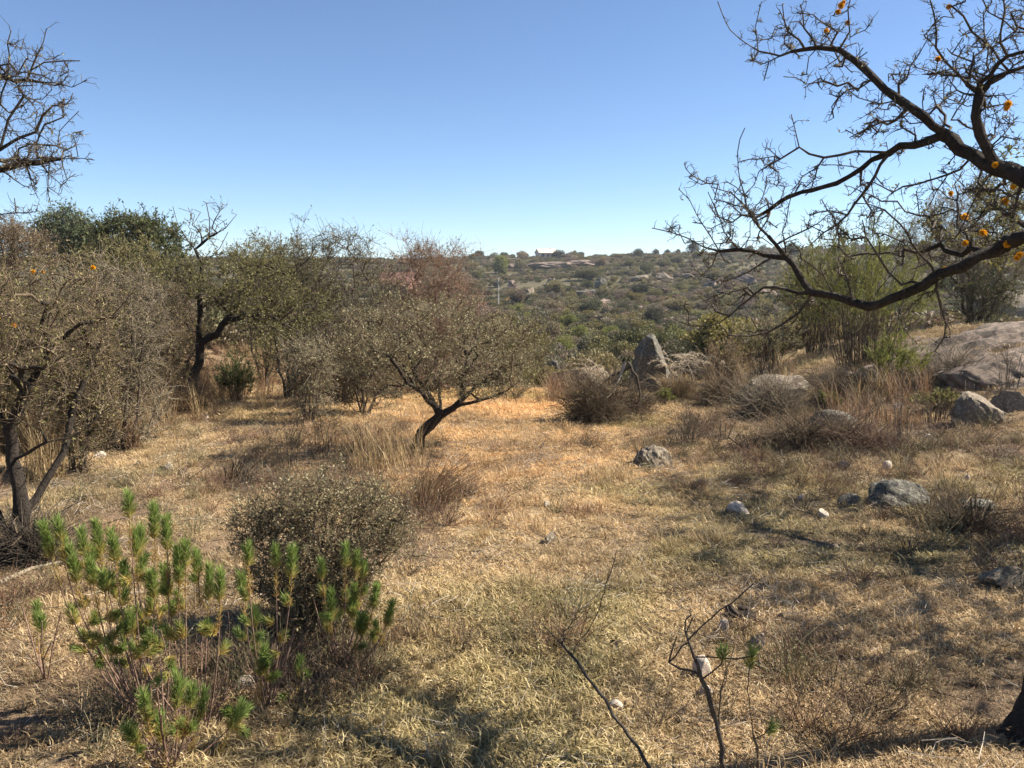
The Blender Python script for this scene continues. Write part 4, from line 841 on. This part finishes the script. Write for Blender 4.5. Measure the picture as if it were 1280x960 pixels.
broom('green_weed', 'grey-green low shrub between the slab and the pale-topped boulder', 1175, 512, 70, 26, 60, 'leaf_olive', leafn=3500, ll=.04, lw=.012)
for k, (px, py, w, h, n, lb) in enumerate(((362, 585, 56, 90, 9, 'thin dark leafless sapling beside the grey-green bush'), (402, 572, 60, 84, 8, 'thin bare sapling in front of the straw band'), (1125, 556, 60, 90, 12, 'thin bare-stemmed shrub below the bright green shrub'), (1075, 545, 90, 70, 14, 'leafless spreading shrub over the brushwood mound'),
                                           (860, 556, 60, 52, 34, 'small dark brown twiggy shrub in front of the pampas grass'), (905, 548, 34, 48, 8, 'thin dark bare sapling right of the small twiggy shrub'), (1180, 470, 90, 60, 26, 'grey leafless shrub at the edge of the granite slab'), (1262, 486, 70, 66, 18, 'dark bare shrub against the granite ledge'),
                                           (1165, 530, 80, 40, 40, 'brown brushy shrub left of the pale-topped boulder'), (640, 500, 70, 24, 40, 'low brown shrub at the far end of the path'))):
    broom('bare_shrub', lb, px, py, w, h, n, 'leaf_brown', tmat='twig_dark' if k != 6 else 'twig_grey', leafn=500, ll=.022, lw=.008, spread=1.2, lr=.0017, tn=12, tlen=.24)
broom('bare_shrub', 'sheaf of thin brown stems leaning over the path edge', 520, 640, 130, 90, 90, 'leaf_brown', lean=.8, tmat='straw_red', leafn=500, ll=.018, lw=.005, spread=.3, lr=.0011)

# mounds of brushwood
def brush(name, label, px, py, w, h, n, mat, leafn=0, leafmat='leaf_brown', dep=.7, L=.28, r=.0026, d=None):
    """an untidy heap: several overlapping lobes of arching twigs with stray ends"""
    g = G(px, py); m = mpp(g[1]); W = w * m / 2; H = h * m; g = g + [0, W * dep, 0]; g[2] = gz(g[0], g[1]); root = empty(name, g, label, 'brushwood'); n = int(n * .62)
    nl = 7; lc = np.stack([RNG.uniform(-.72, .72, nl) * W, RNG.uniform(-.6, .6, nl) * W * dep, np.zeros(nl)], -1); lh = H * RNG.uniform(.45, 1.0, nl); lw = W * RNG.uniform(.28, .5, nl)
    k = RNG.integers(0, nl, n); u = norm(RNG.normal(size=(n, 3))); u[:, 2] = np.abs(u[:, 2]); q = (.25 + .7 * RNG.random(n) ** .6)[:, None]
    C = lc[k] + u * q * np.stack([lw[k], lw[k], lh[k]], -1); C[:, 2] += terr(g[0] + C[:, 0], g[1] + C[:, 1]) - g[2] - .03
    az = RNG.random(n) * 6.283; D = norm(np.stack([np.cos(az), np.sin(az), RNG.normal(size=n) * .45 + .1], -1) + u * .6); ln = L * np.exp(RNG.normal(size=n) * .55)
    mb = MB(); Pn = twigs_at(mb, C, D, ln, r * np.exp(RNG.normal(size=n) * .35), 3, .28); Pn = None; mb.obj('twigs', mat, root)
    mb = MB(); k2 = 12; az = RNG.random(k2) * 6.283; e = np.stack([np.cos(az) * W * .9, np.sin(az) * W * dep * .8, H * (.2 + .8 * RNG.random(k2))], -1)
    tubes(mb, np.stack([e * .1 + [0, 0, -.05], e * .5 + RNG.normal(size=(k2, 3)) * .07 + [0, 0, .1], e, e * 1.15 + RNG.normal(size=(k2, 3)) * .08], 1), np.tile([.009, .006, .004, .0015], (k2, 1)), 5); mb.obj('branches', 'twig_brown', root)
    if leafn: lb = MB(); i = RNG.integers(0, n, leafn); leaves(lb, C[i] + RNG.normal(size=(leafn, 3)) * .04, RNG.normal(size=(leafn, 3)) + [0, 0, .5], .035, .009); lb.obj('foliage', leafmat, root, False)
brush('brushwood', 'heap of grey-brown dry brushwood at the far end of the path', 735, 532, 100, 74, 4600, 'twig_brown', 1800)
brush('brushwood', 'brown brushwood around the leaning dead branches', 785, 520, 80, 44, 2200, 'twig_brown', 800)
brush('brushwood', 'dense grey brush growing over the wide low boulder', 985, 524, 104, 60, 4200, 'twig_grey', 1500)
brush('brushwood', 'brown brushwood mound over the dark low boulder', 1030, 566, 110, 40, 3200, 'twig_brown', 1500)
brush('brushwood', 'dark brown brush between the pampas grass and the wide low boulder', 925, 508, 90, 40, 2600, 'twig_brown', 900)
brush('brushwood', 'thin brown brush at the foot of the bare-stemmed shrub', 1085, 566, 90, 30, 2200, 'twig_red', 700, L=.24, r=.002)
brush('brushwood', 'low dry brush below the bright green shrub', 1050, 506, 110, 44, 2600, 'twig_brown', 900)
brush('brushwood', 'shaded dry brush at the edge of the slender trunk', 1235, 672, 90, 34, 1800, 'twig_brown', 600, L=.2, r=.0018)
brush('brushwood', 'grey dry brush at the lower edge of the granite slab', 1180, 486, 110, 34, 2400, 'twig_grey', 500)
brush('brushwood', 'dry reddish brush in the thicket beside the dark forked tree', 165, 535, 60, 60, 2600, 'twig_red', 800, L=.22, r=.0018)
brush('brushwood', 'dry brush round the foot of the dark forked tree', 232, 520, 80, 40, 2200, 'twig_brown', 500, L=.25, r=.002)
brush('brushwood', 'broken twigs piled round the foot of the multi-stemmed tree', 20, 712, 90, 62, 2400, 'twig_dark', 0, L=.2, r=.002)
brush('brushwood', 'low dark brush standing in for tree shade on the bare ground behind the grey-green bush', 275, 612, 120, 12, 1500, 'twig_dark', 0, L=.14, r=.0015, dep=.5)  # dark twigs laid flat to stand for the leaning tree's shade
brush('brushwood', 'dark low brush on the bank left of the brown mound', 945, 566, 70, 16, 1300, 'twig_brown', 300, L=.16, r=.0016)

# the pampas grass with its arching plumes
def pampas():
    g = G(848, 500); m = mpp(g[1]) * 1.05; root = empty('pampas_grass', g, 'straw-coloured pampas grass with pale arching plumes', 'grass')
    mb = MB(); blades(mb, 1100, 42 * m, .30, .007, .5, .8); mb.obj('blades', 'straw', root, False)
    mb = MB(); n = 22; az = np.where(RNG.random(n) < .6, math.pi + RNG.normal(size=n) * .8, RNG.normal(size=n) * .9); L = (30 + 30 * RNG.random(n)) * m; t = np.linspace(0, 1, 9)[None]
    out = (t ** 1.9 * L[:, None]) * .72; hgt = L[:, None] * 1.9 * (t - .52 * t ** 2.8); Pn = np.stack([np.cos(az)[:, None] * out + RNG.normal(size=(n, 1)) * .2, np.sin(az)[:, None] * out * .7 + RNG.normal(size=(n, 1)) * .12, hgt], -1)
    tubes(mb, Pn, np.tile(np.linspace(.006, .003, 9), (n, 1)), 3, RNG.random(n)); k = 1500; i = RNG.integers(0, n, k); tt = .5 + .5 * RNG.random(k); j = np.minimum((tt * 8).astype(int), 7); f = (tt * 8 - j)[:, None]
    C = Pn[i, j] * (1 - f) + Pn[i, j + 1] * f; D = norm(Pn[i, j + 1] - Pn[i, j]) + RNG.normal(size=(k, 3)) * .45; leaves(mb, C, D, .06, .007); mb.obj('plumes', 'plume', root, False)
pampas()
def plume_tuft(px, py, n, label):
    g = G(px, py) + [0, .3, 0]; m = mpp(g[1]); root = empty('plume_grass', g, label, 'grass'); mb = MB(); blades(mb, 260, 26 * m, .12, .006, .5, .8); mb.obj('blades', 'straw', root, False)
    mb = MB(); az = math.pi + RNG.normal(size=n) * .7; L = (34 + 26 * RNG.random(n)) * m; t = np.linspace(0, 1, 8)[None]; out = t ** 1.5 * L[:, None]; hgt = L[:, None] * 1.5 * (t - .5 * t ** 2.5)
    Pn = np.stack([np.cos(az)[:, None] * out, np.sin(az)[:, None] * out, hgt], -1); tubes(mb, Pn, np.tile(np.linspace(.008, .004, 8), (n, 1)), 3, RNG.random(n)); C, D = along(Pn[:, 3:], 900); leaves(mb, C, norm(D) + RNG.normal(size=D.shape) * .4, .06, .009); mb.obj('plumes', 'plume', root, False)
plume_tuft(765, 500, 16, 'small tuft of pale plumes on the brushwood heap')
plume_tuft(902, 490, 12, 'smaller pale-plumed tuft right of the pampas grass')
# dead branches propped against each other
def dead_branches():
    g = G(782, 524); d = g[1] - .35
    for pts, r, mt, lb in (([(782, 452), (770, 478), (762, 500), (744, 524)], .022, 'dead_wood', 'bleached dead branch slanting down to the grass at the end of the path'), ([(784, 452), (796, 470), (800, 490), (802, 505)], .018, 'twig_dark', 'dark dead branch curving down beside the bleached one'),
                           ([(788, 458), (765, 470), (745, 488), (730, 502)], .018, 'twig_dark', 'dark dead branch lying over the brushwood heap')):
        q = PL(d, *pts); e = np.array(q[-1]); e[1] = d - .1; e[2] = gz(e[0], e[1]); q[-1] = e; s = Skel(); s.limb(q, .08); s.fill(ellips(q[2], (.28, .25, .2), 14), .08); s.radii(r, .004); mb = MB(); s.emit(mb, mb, .001)
        tag(mb.obj('dead_branch', mt, None, True, e), lb, 'branch')
dead_branches()

# ------------------------------------------------------------------ foreground: grey-green bush, needle plants, saplings
bushy('bush', 'rounded grey-green small-leaved bush behind the green needle plants', 395, 785, 395, 690, 100, 84, 7000, [('leaf_greygreen', 16000, .016, .007), ('leaf_brown', 8000, .014, .006)], 'twig_brown', 9, 480, .018, .095, .0013, step=.06, rt=.0014, up=.5, top=[(480, 660, 60, 50, 90), (340, 650, 50, 46, 60), (410, 620, 70, 34, 70)])
g = G(430, 770); d = g[1]
def twig_thing(name, label, cat, base, limbs, r, rt, mat, tips=None, fillc=None, tuft=.10):
    """a thin traced plant: stem, side twigs and, where the photo shows them, feathery tips"""
    base = np.asarray(base, float); s = Skel()
    for L in limbs: s.limb(L, .03, .10)
    if fillc: s.fill(ellips(*fillc), .03)
    s.radii(r, rt); mb = MB(); s.emit(mb, mb, 1e-5)
    o = mb.obj(name, mat, None, True, base); tag(o, label, cat)
    for q, D in (tips or []):
        tb = MB(); needle_tuft(tb, q - base, D, tuft, 90); tb.obj('foliage', 'needle', o, False)
    return o
def needle_tuft(mb, tip, D, L, n, green=1.0, nl=.042):
    """soft needles set round the end of a shoot: green at the tip, yellow then dry below"""
    D = np.asarray(D, float) / np.linalg.norm(D); t = RNG.random(n) ** .8; C = tip - D * (t * L)[:, None]
    s = norm(np.cross(np.broadcast_to(D, (n, 3)), RNG.normal(size=(n, 3)))); dd = norm(s * (.35 + .95 * RNG.random(n))[:, None] * (.6 + .6 * t[:, None]) + D); a = np.clip(green * (1 - .66 * t ** 1.5) + RNG.normal(size=n) * .09, 0, 1)
    leaves(mb, C, dd, nl * (.65 + .7 * RNG.random(n)), .0023 + .0012 * RNG.random(n), a)
def needle_plant(label, base_px, tips, dtip, seed, extra=3):
    b = G(*base_px); root = empty('needle_plant', b, label, 'plant', None); stems = MB()
    for k, tp in enumerate(tips):
        px, py = tp[:2]; d = b[1] + dtip + random.uniform(-.22, .22); t = P(px, py, d) - b; L = tp[2] if len(tp) > 2 else random.uniform(.08, .14)
        st = np.array([random.uniform(-.04, .04), random.uniform(-.04, .04), -.04]); lean = t * np.array([.86, .86, .5]); q1 = st * .5 + lean * .5 + RNG.normal(size=3) * .015; q2 = lean + RNG.normal(size=3) * .012
        pts = []
        for f in np.linspace(0, 1, 9): pts.append((1-f)**3 * st + 3*(1-f)**2*f * q1 + 3*(1-f)*f*f * q2 + f**3 * t)
        pts = np.array(pts); tube1(stems, pts, np.linspace(.0042, .0014, 9), 5, random.random()); D = pts[-1] - pts[-3]
        fb = MB(); needle_tuft(fb, t + norm(D) * .01, D, L, int(3200 * L)); 
        for e in range(extra):                     # side shoots below the tip
            f = random.uniform(.55, .9); i = int(f * 8); o = pts[i]; sd = norm(D / np.linalg.norm(D) + RNG.normal(size=3) * .8); l2 = random.uniform(.04, .09); tube1(stems, [o, o + sd * l2 * .5, o + sd * l2], [.0016, .0013, .001], 4, random.random()); needle_tuft(fb, o + sd * l2, sd, l2 * .9, int(2800 * l2), random.uniform(.6, 1), .034)
        dr = MB()
        needle_tuft(fb, t - norm(D) * L * .9, D, .12, 60, .30, .026); fb.obj('foliage', 'needle', root, False)
    for k in range(5):                             # bare broken stalks
        az = random.random() * 6.28; h = random.uniform(.15, .35); e = np.array([math.cos(az) * .12, math.sin(az) * .12, h]); tube1(stems, [e * 0 - [0, 0, .04], e * .5 + RNG.normal(size=3) * .01, e], [.004, .0034, .0026], 5, random.random())
    stems.obj('stems', 'twig_red', root)
needle_plant('big green needle-leaved plant with many feathery shoots near the multi-stemmed tree', (190, 905), [(55, 660), (72, 655), (120, 658), (102, 668), (160, 622), (192, 636), (208, 652), (168, 668), (140, 670), (155, 708), (88, 690), (128, 720), (176, 664), (112, 700), (140, 725)], .0, 1)
needle_plant('green needle-leaved plant with upright separate shoots left of the grey-green bush', (245, 915), [(188, 720), (222, 690), (232, 682), (262, 712), (275, 718), (245, 695), (205, 712), (160, 770, .08)], .1, 2, 2)
needle_plant('green needle-leaved plant in the dark shade before the grey-green bush', (335, 885), [(310, 686), (345, 688), (366, 690), (302, 722), (330, 812, .13), (318, 765), (375, 828, .07), (285, 890, .07)], .05, 3, 2)
needle_plant('green needle-leaved plant leaning right at the front of the grey-green bush', (425, 830), [(402, 706), (432, 686), (446, 695), (455, 706), (414, 742), (470, 735), (490, 756), (440, 750), (452, 772)], .0, 4, 2)
needle_plant('low green needle-leaved plant in the near shaded grass', (212, 955), [(180, 872, .09), (222, 850, .12), (240, 862, .09), (160, 912, .09), (255, 870, .1), (300, 885, .1), (200, 900, .08)], .0, 5, 2)
needle_plant('single short green needle shoot standing apart on the dry grass', (58, 850), [(46, 760, .10), (52, 775, .08)], .0, 6, 0)

b = G(912, 985); d = b[1]
twig_thing('sapling', 'dark bare curving sapling with a few green tips in the near grass', 'sapling', b,
           [[b - [0, 0, .05]] + PL(d, (905, 960), (898, 915), (886, 870), (872, 830), (860, 800), (857, 775), (864, 768)), PL(d, (874, 838), (850, 836), (836, 828), (840, 812), (846, 796)), PL(d, (840, 822), (852, 808), (862, 802)),
            PL(d, (862, 794), (880, 780), (900, 762), (925, 745), (942, 730)), PL(d, (866, 810), (858, 790), (866, 772)), PL(d, (874, 852), (890, 840), (902, 830), (904, 818)), PL(d, (870, 824), (900, 822), (920, 824), (940, 820))],
           .0085, .0026, 'twig_dark', [(P(904, 814, d), (0, 0, 1)), (P(942, 814, d), (.2, 0, 1))], None, .045)
b = G(950, 975); d = b[1]
twig_thing('sapling', 'slender upright brown stem with small green tufts right of the curving sapling', 'sapling', b, [[b - [0, 0, .05]] + PL(d, (948, 955), (940, 902), (934, 864), (938, 830)), PL(d, (943, 925), (955, 918), (965, 905))], .005, .002, 'twig_brown', [(P(939, 822, d), (.1, 0, 1)), (P(966, 906, d), (.4, 0, 1))], None, .05)
b = G(902, 925); d = b[1]
twig_thing('sapling', 'thin brown stem rising behind the curving sapling', 'sapling', b, [[b - [0, 0, .04]] + PL(d, (899, 905), (901, 864), (912, 828), (919, 805)), PL(d, (901, 864), (908, 840), (906, 815))], .004, .0018, 'twig_brown')
b = G(835, 990); d = b[1]
twig_thing('dead_stick', 'long dark dead stick leaning out of the near grass', 'stick', b, [[b - [0, 0, .05], P(810, 958, d), P(780, 910, d + .12), P(745, 860, d + .3), P(715, 820, d + .42), P(690, 793, d + .5), P(678, 780, d + .52)], [P(715, 820, d + .42), P(745, 770, d + .5), P(762, 720, d + .55), P(770, 690, d + .56)], [P(700, 805, d + .45), P(705, 790, d + .5), P(725, 770, d + .5)]], .006, .0017, 'twig_dark')
for k, (bx, by, pts, r, lb) in enumerate(((960, 790, [(945, 760), (905, 700), (868, 655)], .0022, 'long thin dry stem leaning over the near grass'), (1180, 950, [(1178, 900), (1174, 840), (1180, 810)], .003, 'pale dry stalk standing in the shaded near grass'), (1000, 940, [(998, 880), (994, 820), (990, 700), (982, 620)], .0018, 'thin tall dry bent left of the pale stalk'),
        (1070, 960, [(1068, 900), (1074, 830), (1080, 780)], .0022, 'thin dark dry stalk between the bents'), (520, 800, [(514, 770), (510, 735), (495, 700)], .0026, 'thin dry stem beside the reddish straw'), (1140, 960, [(1138, 920), (1146, 880)], .002, 'short dry stalk in the near shaded grass'), (1035, 890, [(1040, 850), (1036, 815)], .002, 'short dark stalk in the tree shade'))):
    b = G(bx, by); d = b[1]; twig_thing('dry_weed', lb, 'weed', b, [[b - [0, 0, .03]] + PL(d, *pts)], r, .0007, 'twig_grey' if k == 1 else 'twig_brown')
b = G(0, 735); b2 = G(85, 708); mb = MB(); tube1(mb, [b + [0, 0, .03], b * .6 + b2 * .4 + [0, .04, .05], b2 + [0, 0, .04], b2 + [.25, .1, .03]], [.014, .012, .008, .003], 7, .5, .08); tag(mb.obj('fallen_branch', 'twig_grey', None, True, b), 'grey fallen branch lying by the multi-stemmed tree', 'branch')

# straw stands near the leaning tree
def straw_clump(label, px, py, w, h, n, mat='straw', lean=.22):
    g = G(px, py); m = mpp(g[1]); mb = MB(); blades(mb, n, h * m, w * m / 2, .005, lean, .35); o = mb.obj('straw_clump', mat, None, False); o.location = [float(t) for t in g]; tag(o, label, 'grass')
straw_clump('tall clump of orange straw left of the leaning trunk', 488, 585, 96, 84, 300, 'straw', .4)
straw_clump('russet straw clump in front of the sage shrub', 455, 562, 90, 50, 240, 'straw_red', .5)
straw_clump('golden straw stand beside the multi-stemmed tree', 58, 600, 50, 110, 240, 'straw')
straw_clump('dry russet grass clump on the right of the path', 760, 598, 60, 24, 360, 'straw', .5)
straw_clump('dry grass clump on the path near the tan stone', 730, 644, 56, 18, 360, 'straw_red', .6)
straw_clump('low reddish straw heap beside the leaning needle plant', 500, 795, 70, 22, 420, 'straw_red', 1.6)
straw_clump('dark dry grass clump past the angular pale stone', 873, 615, 26, 22, 240, 'straw_red', .5)
straw_clump('tawny grass clump behind the brown mound', 1080, 522, 50, 40, 200, 'straw_red', .45)
straw_clump('tawny grass clump in front of the bright green shrub', 1120, 530, 60, 36, 300, 'straw_red', .4)

# ------------------------------------------------------------------ the thin dry-season haze over the valley
mh = bpy.data.materials.new('haze_air'); mh.use_nodes = True; nt = mh.node_tree; nt.nodes.clear(); out = nt.nodes.new('ShaderNodeOutputMaterial'); pv = nt.nodes.new('ShaderNodeVolumePrincipled')
pv.inputs['Color'].default_value = (.86, .92, 1, 1); pv.inputs['Density'].default_value = .00024; pv.inputs['Anisotropy'].default_value = .2; nt.links.new(pv.outputs[0], out.inputs['Volume']); M['haze'] = mh
mb = MB(); box(mb, (0, 600, 2), (12400, 1830, 52)); hz = mb.obj('haze', 'haze', None, False); hz['kind'] = 'stuff'; tag(hz, 'thin pale haze over the valley', 'haze')
